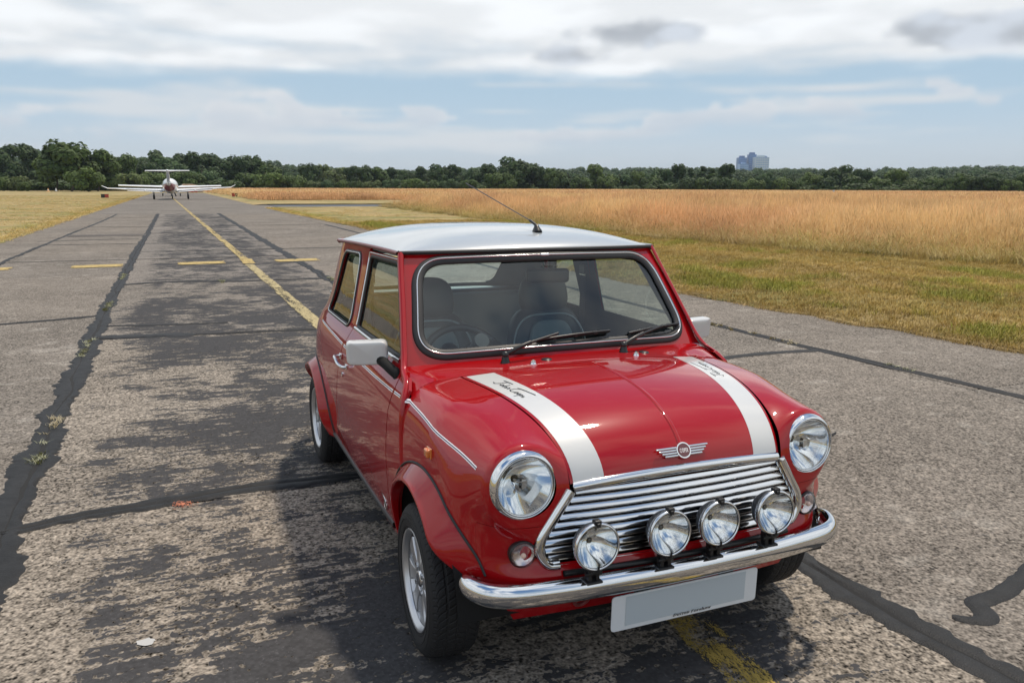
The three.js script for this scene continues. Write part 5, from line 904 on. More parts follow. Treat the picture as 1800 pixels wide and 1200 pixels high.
function seat(x, z0, name) {
  const g = group(name, car, x, 0, z0);
  // backrest: swelling shell, narrower at the top, leaning back
  const shell = (w, h, d, bulge, pw = 3.2) => { const pos = [], idx = [], nu = 30, nv = 22; for (let j = 0; j <= nv; j++) for (let i = 0; i < nu; i++) { const v = j / nv * Math.PI - Math.PI / 2, a = i / nu * 6.28319, ex = pw === 1 ? 0.72 : 0.5, cv = Math.sign(Math.cos(v)) * Math.abs(Math.cos(v)) ** ex, sv = Math.sign(Math.sin(v)) * Math.abs(Math.sin(v)) ** ex, ca = Math.sign(Math.cos(a)) * Math.abs(Math.cos(a)) ** (pw === 1 ? 0.8 : 0.55), sa = Math.sign(Math.sin(a)) * Math.abs(Math.sin(a)) ** 0.6; const taper = 1 - bulge * (sv * 0.5 + 0.5); pos.push(ca * cv * w / 2 * taper, sv * h / 2, sa * cv * d / 2); } for (let j = 0; j < nv; j++) for (let i = 0; i < nu; i++) { const a = j * nu + i, b = j * nu + (i + 1) % nu; idx.push(a, a + nu, b, b, a + nu, b + nu); } return meshGeo(pos, idx); };
  const lean = 0.24;
  part('cushion', shell(0.48, 0.15, 0.50, 0.05).translate(0, 0.43, 0.18), leather, g);
  part('backrest', shell(0.46, 0.58, 0.13, 0.20).rotateX(-lean).translate(0, 0.665, -0.10), leather, g);
  part('back_insert', shell(0.27, 0.46, 0.05, 0.14).rotateX(-lean).translate(0, 0.665, -0.030), leatherLight, g);
  const pts = []; for (let i = 0; i <= 26; i++) { const a = mix(-0.45, Math.PI + 0.45, i / 26), X = Math.sign(Math.cos(a)) * Math.abs(Math.cos(a)) ** 0.5 * 0.195, Y = Math.sin(a) * 0.20; pts.push(V3(X * (1 + (Y < 0 ? 0.08 : 0)), 0.715 + Y, -0.045 - 0.24 * (Y + 0.05))); } part('piping', tube(pts, 0.0045, 60, 6), pipe, g);
  part('headrest', shell(0.265, 0.205, 0.11, 0.14, 1).rotateX(-0.12).translate(0, 1.005, -0.165), leather, g);
  part('headrest_post', join([new THREE.CylinderGeometry(0.006, 0.006, 0.12, 8).translate(-0.06, 0.93, -0.16), new THREE.CylinderGeometry(0.006, 0.006, 0.12, 8).translate(0.06, 0.93, -0.16)]), chromeDull, g);
}
seat(-0.315, 0.02, 'driver_seat'); seat(0.27, 0.02, 'passenger_seat');
{
  const g = group('rear_seat', car, 0, 0, -0.80);
  part('bench', new RoundedBoxGeometry(1.12, 0.16, 0.46, 4, 0.05).translate(0, 0.45, 0.1), leather, g);
  for (const s of [-1, 1]) part('backrest', new RoundedBoxGeometry(0.54, 0.46, 0.13, 4, 0.05).rotateX(-0.28).translate(s * 0.28, 0.69, -0.16), leatherLight, g);
  part('top_roll', new THREE.CapsuleGeometry(0.035, 1.0, 6, 12).rotateZ(Math.PI / 2).translate(0, 0.90, -0.22), leather, g);
  part('parcel_shelf', box(1.10, 0.016, 0.34, 0, 0.905, -0.40, 0.006), std(0.30, 0.35, 0.36, 0.75), car).position.set(0, 0, -0.80);
}
{ // steering wheel, right-hand drive: the viewer's left
  const g = group('steering_wheel', car, -0.30, 0.79, 0.335); g.rotation.x = -0.62;
  part('wheel_rim', new THREE.TorusGeometry(0.178, 0.0155, 14, 64), std(0.018, 0.019, 0.021, 0.42), g);
  part('hub', new THREE.CylinderGeometry(0.055, 0.065, 0.03, 28).rotateX(Math.PI / 2), darkTrim, g);
  for (const a of [0.25, Math.PI - 0.25, -Math.PI / 2]) part('spoke', box(0.13, 0.036, 0.010, 0.105, 0, 0, 0.004).rotateZ(a), leatherLight, g);
  part('column', new THREE.CylinderGeometry(0.03, 0.035, 0.24, 16).rotateX(Math.PI / 2).translate(0, 0, 0.13), darkTrim, g);
}
{ // inside mirror hung from the screen top
  const g = group('rear_view_mirror', car, 0.07, 1.150, 0.335); g.rotation.y = -0.2;
  part('mirror_housing', new RoundedBoxGeometry(0.185, 0.062, 0.035, 4, 0.017), blackPl, g);
  part('mirror_glass', new RoundedBoxGeometry(0.170, 0.050, 0.003, 3, 0.001).translate(0, 0, -0.0185), std(0.8, 0.8, 0.82, 0.03, 1), g);
  part('stem', join([box(0.036, 0.060, 0.024, 0.012, 0.060, 0.03, 0.008), new THREE.CylinderGeometry(0.009, 0.009, 0.05, 10).rotateX(0.7).translate(0.006, 0.036, 0.02)]), blackPl, g);
}
for (const s of [-1, 1]) { // belts on the centre posts
  const g = group('seat_belt', car); const x = s * 0.545;
  part('webbing', box(0.004, 0.52, 0.048).rotateX(0.06).translate(x, 0.86, -0.265), darkTrim, g);
  part('anchor', box(0.018, 0.05, 0.06, x, 1.105, -0.255, 0.006), blackPl, g); part('buckle', box(0.012, 0.014, 0.062, x, 1.080, -0.256, 0.003), chromeDull, g);
}
{ // stickers: a round emblem on the rear glass and approval marks at the screen's top
  const st = canvasTex(128, 128, (g) => { g.fillStyle = '#dfe4e2'; g.fillRect(0, 0, 128, 128); g.strokeStyle = '#20262a'; g.lineWidth = 9; g.beginPath(); g.arc(64, 64, 40, 0, 7); g.stroke(); g.fillStyle = '#20262a'; g.fillRect(34, 54, 60, 20); });
  part('window_sticker', new THREE.PlaneGeometry(0.075, 0.075).rotateX(0.55).translate(-0.02, 0.975, -1.352), new THREE.MeshStandardMaterial({ map: st, roughness: 0.6, side: THREE.DoubleSide }), car);
  const mk = canvasTex(256, 64, (g, w, h) => { g.clearRect(0, 0, w, h); g.strokeStyle = '#10181c'; g.lineWidth = 6; g.beginPath(); g.arc(30, 32, 18, 0, 7); g.stroke(); g.fillStyle = '#10181c'; for (let k = 0; k < 6; k++) g.fillRect(62 + k * 16, 22 + (k % 2) * 6, 9, 20); g.beginPath(); g.moveTo(180, 48); g.lineTo(200, 14); g.lineTo(220, 48); g.closePath(); g.stroke(); });
  const [P, N] = onSurf([[0.02, 0.385]], wsLift, -0.001); const m = part('approval_mark', new THREE.PlaneGeometry(0.085, 0.021), new THREE.MeshStandardMaterial({ map: mk, alphaTest: 0.4, roughness: 0.6, side: THREE.DoubleSide }), ws); m.position.copy(P[0]); m.lookAt(P[0].clone().add(N[0]));
}
// ================= trees =================
const leafMat = (r, g, b) => phys(r, g, b, 0.75, { transmission: 0.35, thickness: 0, specularIntensity: 0.35 });
const barkM = std(0.07, 0.055, 0.04, 0.95);
// a crown: leaf sprays gathered on boughs that spread through the volume; lobes = [x,y,z,rx,ry,rz]
function crownGeo(lobes, n, size, seed) {
  const r = rng(seed), P = [], N = [], C = [], I = [], tot = lobes.reduce((s, l) => s + l[3] * l[4] * l[5], 0);
  for (const [cx, cy, cz, rx, ry, rz] of lobes) {
    const m = Math.round(n * rx * ry * rz / tot), tone = 0.8 + 0.4 * r();
    for (let k = 0; k < m; k++) {
      const a = r() * 6.283, c = r() * 2 - 1, s = Math.sqrt(1 - c * c), d = 0.55 + 0.5 * Math.pow(r(), 0.6), bump = 0.82 + 0.36 * vn(Math.cos(a) * 3 * s + seed + 20, c * 3 + Math.sin(a) * 3 * s + 40);
      const dx = Math.cos(a) * s, dz = Math.sin(a) * s, x = cx + dx * rx * d * bump, y = cy + c * ry * d * bump, z = cz + dz * rz * d * bump;
      const sz = size * (0.6 + 0.8 * r()), nx = dx + (r() - 0.5) * 1.2, ny = c + 0.5 + (r() - 0.5) * 1.0, nz = dz + (r() - 0.5) * 1.2, nn = V3(nx, ny, nz).normalize(), t1 = V3(r() - 0.5, r() - 0.5, r() - 0.5).cross(nn).normalize(), t2 = nn.clone().cross(t1), o = P.length / 3, cl = tone * (0.8 + 0.4 * r());
      for (let q = 0; q < 5; q++) { const an = q / 5 * 6.283 + r() * 0.8, rr = sz * (0.35 + 0.4 * r()); P.push(x + (t1.x * Math.cos(an) + t2.x * Math.sin(an)) * rr, y + (t1.y * Math.cos(an) + t2.y * Math.sin(an)) * rr, z + (t1.z * Math.cos(an) + t2.z * Math.sin(an)) * rr); N.push(nn.x, nn.y, nn.z); C.push(cl, cl, cl * 0.9); }
      I.push(o, o + 1, o + 2, o, o + 2, o + 3, o + 3, o + 4, o);
    }
  }
  const g = meshGeo(P, I, N); g.setAttribute('color', new THREE.Float32BufferAttribute(C, 3)); return g;
}
function trunkGeo(h, r0, seed) { const r = rng(seed), L = [tube([[0, -0.2, 0], [0.1, h * 0.35, 0.05], [-0.05, h * 0.75, 0]], r0, 8, 7)]; for (let k = 0; k < 5; k++) { const a = r() * 6.28, y = h * (0.3 + 0.35 * r()); L.push(tube([[0, y, 0], [Math.cos(a) * h * 0.14, y + h * 0.14, Math.sin(a) * h * 0.14], [Math.cos(a) * h * 0.25, y + h * 0.32, Math.sin(a) * h * 0.25]], r0 * 0.42, 6, 5)); } return join(L); }
// kinds, one unit high: round oak, tall ash, broad low willow, ragged pine-like, bush
const kinds = [
  { n: 'oak_tree', w: 'rounded', lobes: (r) => { const L = []; for (let k = 0; k < 15; k++) { const a = r() * 6.28, d = Math.sqrt(r()) * 0.30, y = 0.24 + 0.56 * r(), s = (1 - Math.abs(y - 0.5) * 0.9); L.push([Math.cos(a) * d * s * 1.25, y, Math.sin(a) * d * s * 1.25, 0.17 + 0.07 * r(), 0.13 + 0.06 * r(), 0.17 + 0.07 * r()]); } return L; } },
  { n: 'ash_tree', w: 'tall uneven', lobes: (r) => { const L = []; for (let k = 0; k < 14; k++) { const y = 0.22 + 0.66 * r(), d = (0.20 - 0.14 * Math.max(0, y - 0.4)) * Math.sqrt(r()) * 1.3, a = r() * 6.28; L.push([Math.cos(a) * d, y, Math.sin(a) * d, 0.11 + 0.06 * r(), 0.11 + 0.05 * r(), 0.11 + 0.06 * r()]); } return L; } },
  { n: 'willow_tree', w: 'broad low', lobes: (r) => { const L = []; for (let k = 0; k < 16; k++) { const a = r() * 6.28, d = Math.sqrt(r()) * 0.48, y = 0.12 + 0.66 * r() * (1 - d); L.push([Math.cos(a) * d, y + 0.08, Math.sin(a) * d, 0.19 + 0.07 * r(), 0.15 + 0.05 * r(), 0.19 + 0.07 * r()]); } return L; } },
  { n: 'pine_tree', w: 'ragged narrow-topped', lobes: (r) => { const L = []; for (let k = 0; k < 12; k++) { const y = 0.36 + 0.56 * k / 11, d = 0.12 * (1.1 - y) * 2, a = r() * 6.28; L.push([Math.cos(a) * d, y, Math.sin(a) * d, 0.07 + 0.13 * (1 - y) + 0.04 * r(), 0.055, 0.07 + 0.13 * (1 - y) + 0.04 * r()]); } return L; } },
  { n: 'bush', w: 'low bushy', lobes: (r) => { const L = []; for (let k = 0; k < 8; k++) { const a = r() * 6.28, d = Math.sqrt(r()) * 0.45; L.push([Math.cos(a) * d, 0.30 + 0.30 * r(), Math.sin(a) * d, 0.27 + 0.1 * r(), 0.25 + 0.12 * r(), 0.27 + 0.1 * r()]); } return L; } },
];
const tones = [[0.075, 0.118, 0.032], [0.105, 0.155, 0.040], [0.055, 0.092, 0.032], [0.135, 0.175, 0.065], [0.075, 0.125, 0.050]].map(c => { const m = leafMat(...c); m.vertexColors = true; return m; });
const toneWord = ['mid green', 'fresh green', 'dark green', 'pale grey-green', 'cool green'];
const crowns = kinds.map((k, i) => [0, 1].map(v => crownGeo(k.lobes(rng(100 + i * 7 + v)), [3600, 3000, 3600, 1800, 1600][i], [0.060, 0.055, 0.062, 0.05, 0.10][i], 300 + i * 11 + v)));
const trunks = kinds.map((k, i) => trunkGeo(i === 4 ? 0.5 : 0.75, i === 4 ? 0.015 : 0.022, 500 + i));
const camX = -1.3574, camZ = 3.3965, FOC = 1414.8;
// a spot on the ground from a heading (pixels from the left of a 1800-wide frame) and a distance
function spotAt(px, d) { const a = 0.3923 + Math.atan((px - 900) / FOC / 1.018); return [camX + Math.sin(a) * d, camZ - Math.cos(a) * d]; }
const ordinal = ['first', 'second', 'third', 'fourth', 'fifth', 'sixth', 'seventh', 'eighth', 'ninth', 'tenth', 'eleventh', 'twelfth', 'thirteenth', 'fourteenth', 'fifteenth', 'sixteenth', 'seventeenth', 'eighteenth', 'nineteenth', 'twentieth', 'twenty-first', 'twenty-second', 'twenty-third', 'twenty-fourth', 'twenty-fifth', 'twenty-sixth', 'twenty-seventh', 'twenty-eighth', 'twenty-ninth', 'thirtieth'];
const treeR = rng(909), counts = {};
function tree(px, d, hpx, kind, tone, label, wide = 1) { // hpx: height in photo pixels
  const [x, z] = spotAt(px, d), h = hpx * d / FOC * (px > 870 ? 1.22 : 1), k = kinds[kind];
  const g = thing(k.n, label, kind === 4 ? 'bush' : 'tree', x, -0.1, z, 'trees along the far side of the airfield');
  part('trunk', trunks[kind], barkM, g).scale.setScalar(h);
  const c = part('crown', crowns[kind][treeR() < 0.5 ? 0 : 1], tones[tone], g); c.scale.set(h * wide, h, h * wide); c.rotation.y = treeR() * 6.28;
  return g;
}
// [pixel, distance, height px, kind, tone, width]
const T = [
  // left block, large oaks standing forward
  [12, 330, 68, 1, 2], [52, 345, 66, 1, 2], [-25, 335, 60, 0, 2], [118, 255, 78, 0, 0, 1.15], [165, 262, 70, 0, 0, 1.05], [92, 262, 60, 0, 1, 1.0], [205, 285, 60, 0, 0, 1.0], [150, 240, 52, 2, 1, 0.9], [30, 270, 26, 4, 3], [8, 275, 24, 4, 1], [42, 262, 17, 4, 1],
  [232, 310, 52, 1, 1], [255, 320, 56, 0, 2, 1.0], [278, 330, 64, 1, 2], [298, 325, 58, 0, 4], [222, 280, 38, 2, 3], [246, 285, 30, 4, 1], [322, 335, 57, 1, 2], [345, 335, 62, 1, 2], [270, 290, 40, 2, 1], [300, 295, 38, 2, 0], [330, 290, 42, 2, 0, 1.0], [360, 300, 44, 2, 4, 1.0], [372, 340, 58, 1, 2],
  [395, 330, 50, 0, 2], [418, 330, 58, 0, 2, 1.05], [445, 335, 56, 1, 2], [468, 335, 52, 0, 0], [436, 290, 40, 2, 0], [470, 285, 42, 2, 1, 1.0], [500, 290, 36, 2, 0], [518, 300, 30, 4, 1],
  [540, 350, 46, 0, 2], [566, 380, 42, 1, 3], [590, 375, 42, 0, 3, 1.1], [548, 300, 20, 4, 3], [572, 300, 22, 4, 4], [612, 350, 38, 1, 2], [634, 345, 44, 0, 2], [662, 350, 44, 0, 0, 1.05], [690, 355, 40, 1, 2], [600, 300, 22, 4, 1], [628, 300, 20, 4, 0], [655, 305, 26, 2, 3], [688, 305, 28, 2, 4, 1.0], [715, 350, 38, 0, 2], [740, 350, 42, 1, 2], [722, 300, 30, 2, 1], [752, 300, 27, 2, 0], [775, 345, 50, 0, 2], [800, 345, 46, 1, 2], [790, 300, 30, 2, 4], [822, 300, 28, 2, 0], [835, 345, 44, 0, 4], [858, 340, 46, 1, 2],
  // behind the field
  [905, 330, 53, 0, 2, 1.05], [930, 335, 40, 0, 2], [880, 310, 36, 2, 0], [952, 330, 34, 1, 2], [975, 325, 36, 0, 0], [1000, 325, 34, 2, 2, 0.9], [1020, 320, 28, 2, 0, 0.9], [1045, 330, 38, 1, 1], [1068, 325, 28, 4, 1], [1090, 330, 33, 2, 4, 0.9], [1118, 330, 30, 0, 1], [1145, 325, 27, 4, 0], [1165, 335, 34, 0, 4], [1190, 335, 38, 1, 2], [1214, 335, 34, 3, 2], [1232, 335, 36, 3, 2], [1248, 335, 33, 3, 0], [1275, 345, 38, 1, 2], [1205, 305, 24, 4, 2], [1235, 305, 24, 4, 0], [1262, 305, 26, 4, 2], [1295, 310, 24, 2, 0, 0.9], [1325, 315, 22, 4, 1], [1345, 320, 28, 1, 4], [1368, 320, 24, 4, 1],
  [1395, 325, 26, 2, 0, 0.9], [1425, 330, 30, 0, 1], [1450, 330, 26, 4, 2], [1472, 335, 40, 0, 2, 1.05], [1500, 330, 28, 4, 0], [1515, 335, 33, 0, 2], [1545, 330, 24, 4, 1], [1575, 335, 32, 0, 1, 1.1], [1600, 335, 22, 4, 3], [1630, 330, 24, 4, 0], [1660, 325, 26, 2, 0, 0.9], [1695, 325, 28, 0, 0, 1.1], [1735, 320, 29, 0, 2, 1.3], [1775, 320, 24, 2, 1, 0.9], [1805, 325, 30, 0, 0], [1840, 325, 30, 0, 2],
];
const zones = [[150, 'left edge', 'left of the aeroplane'], [440, 'aeroplane', 'behind the aeroplane'], [880, 'runway end', 'between aeroplane and aerial'], [1270, 'field', 'behind field, left of towers'], [9999, 'field', 'behind field, right of towers']];
{
  const byZone = {}; T.slice().sort((a, b) => a[0] - b[0]).forEach(t => { const zi = zones.findIndex(z => t[0] < z[0]); (byZone[zi] ??= []).push(t); t.zi = zi; t.ord = byZone[zi].length - 1; });
  for (const t of T) { const [px, d, h, k, tone, wide = 1] = t; tree(px, d, h, k, tone, `${toneWord[tone]} ${kinds[k].w} ${k === 4 ? 'bush' : 'tree'}, ${ordinal[t.ord] || 'last'} from left ${zones[t.zi][2]}`, wide); }
}
// the wood behind them: one mass of crowns, farther and farther back
{
  const r = rng(31), list = [[], [], []], M = new THREE.Matrix4(), q = new THREE.Quaternion(), up = V3(0, 1, 0);
  for (let row = 0; row < 5; row++) { const d0 = 400 + row * 130; for (let px = -1000; px < 3400; px += (px < -140 || px > 1980 ? 2.4 : 1) * (7 + 9 * r() - row * 0.6)) { const left = sstep(950, 500, px), d = d0 + r() * 90, hp = (left > 0.5 ? 24 + 12 * left : 31 + 4 * r()) + 4 * (r() - 0.5) - (row === 0 ? 9 : row === 1 ? 4 : 0) + 4 * fbm(px * 0.012 + row, 3, 2) + (px < 480 ? 8 : 0), [x, z] = spotAt(px, d), h = Math.max(6, hp * d / FOC); list[Math.floor(r() * 3)].push([x, z, h, 0.9 + 0.5 * r()]); } }
  list.forEach((L, i) => { const m = new THREE.InstancedMesh(crowns[[0, 2, 1][i]][0], tones[[2, 0, 4][i]], L.length); L.forEach(([x, z, h, w], k) => { q.setFromAxisAngle(up, r() * 6.28); M.compose(V3(x, -0.12 * h, z), q, V3(h * w, h * 1.08, h * w)); m.setMatrixAt(k, M); }); m.name = numbered('woodland'); m.castShadow = m.receiveShadow = true; m.userData = { kind: 'stuff', label: ['distant dark woodland closing the horizon', 'distant woodland of broad crowns on the horizon', 'distant woodland of taller crowns on the horizon'][i], category: 'woodland' }; scene.add(m); });
  // undergrowth along the foot of the trees
  const u = [], c = new THREE.Color(); for (let px = -100; px < 1950; px += 5 + 3 * r()) { const d = px < 420 ? 285 + 40 * r() : px < 870 ? 300 + 35 * r() : 322 + 20 * r(), [x, z] = spotAt(px, d); u.push([x, z, 2.0 + 2.6 * r(), 1.3 + r()]); }
  const m = new THREE.InstancedMesh(crowns[4][1], tones[0], u.length); u.forEach(([x, z, h, w], k) => { q.setFromAxisAngle(up, r() * 6.28); M.compose(V3(x, -0.3, z), q, V3(h * w, h, h * w)); m.setMatrixAt(k, M); }); m.name = 'undergrowth'; m.castShadow = m.receiveShadow = true; m.userData = { kind: 'stuff', label: 'low scrub along the foot of the trees', category: 'scrub' }; scene.add(m);
}
scene.fog = new THREE.FogExp2(0xc4d4e2, 0.00009);
// ================= far towers =================
function tower(px, d, wpx, h0, label, base, glass, floors, bays, roofBox, depth) {
  const [x, z] = spotAt(px, d), w = wpx * d / FOC, h = h0 * d / FOC, g = thing('tower_block', label, 'tower block', x, 0, z, 'tower blocks on the skyline'); g.rotation.y = -0.39;
  const dp = depth || w;
  part('wall', box(w, h, dp, 0, h / 2, 0), base, g);
  const fh = h / floors; for (let f = 0; f < floors; f++) part('window_band', box(w * 0.94, fh * 0.52, 0.6, 0, fh * (f + 0.55), dp / 2 + 0.1), glass, g);
  for (let b = 1; b < bays; b++) part('pier', box(w * 0.03, h * 0.98, 0.8, -w / 2 + w * b / bays, h * 0.5, dp / 2 + 0.35), base, g);
  part('roof_plant', box(w * roofBox, h * 0.06, dp * 0.5, 0, h * 1.03, 0), base, g);
}
const blueG = std(0.10, 0.22, 0.46, 0.3), blueD = std(0.05, 0.13, 0.33, 0.4), paleW = std(0.46, 0.54, 0.60, 0.6), midB = std(0.20, 0.34, 0.56, 0.5);
tower(1300, 3000, 13.5, 50, 'dark blue tower block, leftmost on the skyline', blueD, blueG, 16, 3, 0.6);
tower(1303, 2960, 14, 40, 'lower pale blue block in front of the leftmost tower', midB, blueG, 12, 4, 0.4);
tower(1317.5, 3000, 12, 55, 'tallest dark blue tower block in the skyline group', blueD, blueG, 18, 3, 0.7);
tower(1333, 2980, 22, 50.5, 'broad pale white block, rightmost on the skyline', paleW, midB, 14, 6, 0.5);
tower(1342, 2970, 6, 49.5, 'narrow blue end block beside the broad white block', blueG, blueD, 14, 2, 0.5);
// ================= aeroplanes =================
const planeW = phys(0.80, 0.81, 0.82, 0.3, { clearcoat: 0.6 }), planeRed = phys(0.22, 0.03, 0.05, 0.35, { clearcoat: 0.6 }), planeGrey = std(0.30, 0.32, 0.34, 0.4), glassDk = phys(0.03, 0.04, 0.05, 0.08, { clearcoat: 1 });
function wingGeo(root, tip, span, rise, sweep, thick, tipThick) { // right wing from x = 0 outward; chord along z
  const prof = [[0.5, 0], [0.30, 0.5], [0, 0.62], [-0.30, 0.35], [-0.5, 0], [-0.30, -0.25], [0, -0.38], [0.30, -0.4]], pos = [], idx = [], n = 12;
  for (let i = 0; i <= n; i++) { const f = i / n, c = mix(root, tip, f), t = mix(thick, tipThick, f); for (const [a, b] of prof) pos.push(span * f, rise * f + b * t, sweep * f - a * -c); }
  const m = prof.length; for (let i = 0; i < n; i++) for (let k = 0; k < m; k++) { const a = i * m + k, b = i * m + (k + 1) % m; idx.push(a, b, a + m, b, b + m, a + m); }
  for (const i of [0, n]) for (let k = 1; k < m - 1; k++) idx.push(i * m, i * m + k, i * m + k + 1);
  const g = meshGeo(pos, idx).toNonIndexed(); g.computeVertexNormals(); return g;
}
function fuselageGeo(st) { const pos = [], idx = [], m = 28; for (const [z, y, rx, ry] of st) for (let i = 0; i < m; i++) { const a = i / m * 6.28319; pos.push(Math.cos(a) * rx, y + Math.sin(a) * ry, z); } for (let j = 0; j + 1 < st.length; j++) for (let i = 0; i < m; i++) { const a = j * m + i, b = j * m + (i + 1) % m; idx.push(a, b, a + m, b, b + m, a + m); } return meshGeo(pos, idx); }
{ // seen from behind: nose toward -z
  const p = thing('turboprop_aeroplane', 'white single-engined aeroplane with T-tail, seen from behind on the runway', 'aeroplane', -1.72, 0, -97); p.scale.setScalar(0.865); p.rotation.z = 0.012; p.rotation.y = -0.03;
  part('fuselage', fuselageGeo([[5.6, 2.10, 0.05, 0.05], [5.2, 2.08, 0.20, 0.24], [4.2, 1.96, 0.50, 0.56], [2.8, 1.84, 0.78, 0.84], [1.2, 1.74, 0.93, 0.98], [-2, 1.72, 0.93, 0.98], [-4.0, 1.66, 0.78, 0.80], [-5.2, 1.58, 0.62, 0.60], [-6.6, 1.52, 0.45, 0.45], [-7.6, 1.52, 0.26, 0.26], [-8.0, 1.52, 0.05, 0.05]]), planeW, p);
  part('tail_stripe', fuselageGeo([[5.0, 1.98, 0.30, 0.24], [4.2, 1.86, 0.515, 0.46], [3.4, 1.76, 0.68, 0.62], [3.1, 1.72, 0.72, 0.66]]), planeRed, p);
  part('belly', fuselageGeo([[2.9, 1.62, 0.5, 0.60], [1.2, 1.40, 0.62, 0.62], [-1.5, 1.38, 0.70, 0.65], [-4, 1.45, 0.55, 0.62]]), planeGrey, p);
  for (const s of [1, -1]) {
    const w = group('wing', p, s * 0.72, 1.10, -0.6); const S = g => s > 0 ? g : mirrorX(g);
    part('wing_panel', S(wingGeo(2.3, 1.05, 6.75, 0.36, -0.1, 0.40, 0.14)), planeW, w);
    part('flap', S(wingGeo(0.62, 0.46, 4.1, 0.21, -0.05, 0.12, 0.07).translate(0.25, -0.10, 1.45).rotateX(0.02)), planeW, w);
    part('aileron', S(wingGeo(0.42, 0.32, 2.3, 0.21, -0.1, 0.09, 0.06).translate(4.4, 0.22, 0.98)), planeW, w);
    part('flap_gap', S(box(4.3, 0.05, 0.10).rotateZ(0.052).translate(2.35, 0.16, 1.10)), planeGrey, w);
    part('winglet', S(wingGeo(1.0, 0.5, 0.66, 0.34, 0.35, 0.12, 0.06).translate(6.72, 0.36, -0.1)), planeW, w);
    const gl = group('main_gear', p, s * 2.05, 0, -0.2);
    part('strut', tube([[0, 1.1, 0], [0, 0.75, 0.02], [s * 0.02, 0.36, 0.10]], 0.075, 8, 8), planeGrey, gl);
    part('gear_wheel', join([new THREE.TorusGeometry(0.21, 0.12, 12, 28).rotateY(Math.PI / 2).translate(s * 0.02, 0.33, 0.10), new THREE.CylinderGeometry(0.16, 0.16, 0.16, 20).rotateZ(Math.PI / 2).translate(s * 0.02, 0.33, 0.10)]), rubber, gl);
    part('gear_door', box(0.04, 0.55, 0.5, s * 0.16, 0.88, 0, 0.01), planeW, gl);
    part('flap_fairing', new THREE.SphereGeometry(0.1, 10, 8).scale(0.7, 0.8, 3).translate(s * 3.0, 1.18, 0.9), planeW, p);
  }
  const ng = group('nose_gear', p, 0, 0, -4.4); part('strut', new THREE.CylinderGeometry(0.07, 0.07, 0.9, 10).translate(0, 0.75, 0), planeGrey, ng); part('gear_wheel', new THREE.TorusGeometry(0.17, 0.09, 10, 24).rotateY(Math.PI / 2).translate(0, 0.26, 0), rubber, ng);
  part('tail_fin', (() => { const s = new THREE.Shape([[1.8, 2.2], [4.6, 3.55], [5.7, 3.55], [5.35, 2.15]].map(q => new THREE.Vector2(...q))); return new THREE.ExtrudeGeometry(s, { depth: 0.20, bevelEnabled: true, bevelSize: 0.03, bevelThickness: 0.05, bevelSegments: 2 }).rotateY(-Math.PI / 2).translate(0.10, 0, 0); })(), std(0.46, 0.46, 0.46, 0.4), p);
  part('dorsal_fin', (() => { const s = new THREE.Shape([[-1, 2.4], [3, 2.95], [3, 2.3]].map(q => new THREE.Vector2(...q))); return new THREE.ExtrudeGeometry(s, { depth: 0.12, bevelEnabled: false }).rotateY(-Math.PI / 2).translate(0.06, 0, 0); })(), planeW, p);
  const tp = wingGeo(1.15, 0.8, 2.55, 0.02, 0.25, 0.20, 0.12).translate(0, 3.55, 5.0); for (const s of [1, -1]) part('tailplane', s > 0 ? tp : mirrorX(tp), planeW, p);
  part('tailplane_fairing', new THREE.SphereGeometry(0.17, 14, 10).scale(0.9, 0.9, 3.6).translate(0, 3.58, 5.2), planeW, p);
  part('rudder', box(0.12, 1.25, 0.06, 0, 2.85, 5.62), planeGrey, p);
  part('propeller', join([0, 1, 2, 3].map(k => box(0.16, 1.3, 0.05).translate(0, 0.66, 0).rotateZ(k * Math.PI / 2 + 0.3).translate(0, 1.52, -7.75))), blackPl, p);
  for (const s of [1, -1]) for (let k = 0; k < 5; k++) part('cabin_window', new THREE.SphereGeometry(0.17, 12, 8).scale(0.2, 1.2, 1).translate(s * 0.77, 1.98, 1.0 - k * 0.75), glassDk, p);
  part('cockpit_glass', fuselageGeo([[-4.0, 1.98, 0.66, 0.46], [-4.5, 1.92, 0.62, 0.44], [-5.0, 1.82, 0.52, 0.36]]), glassDk, p);
}
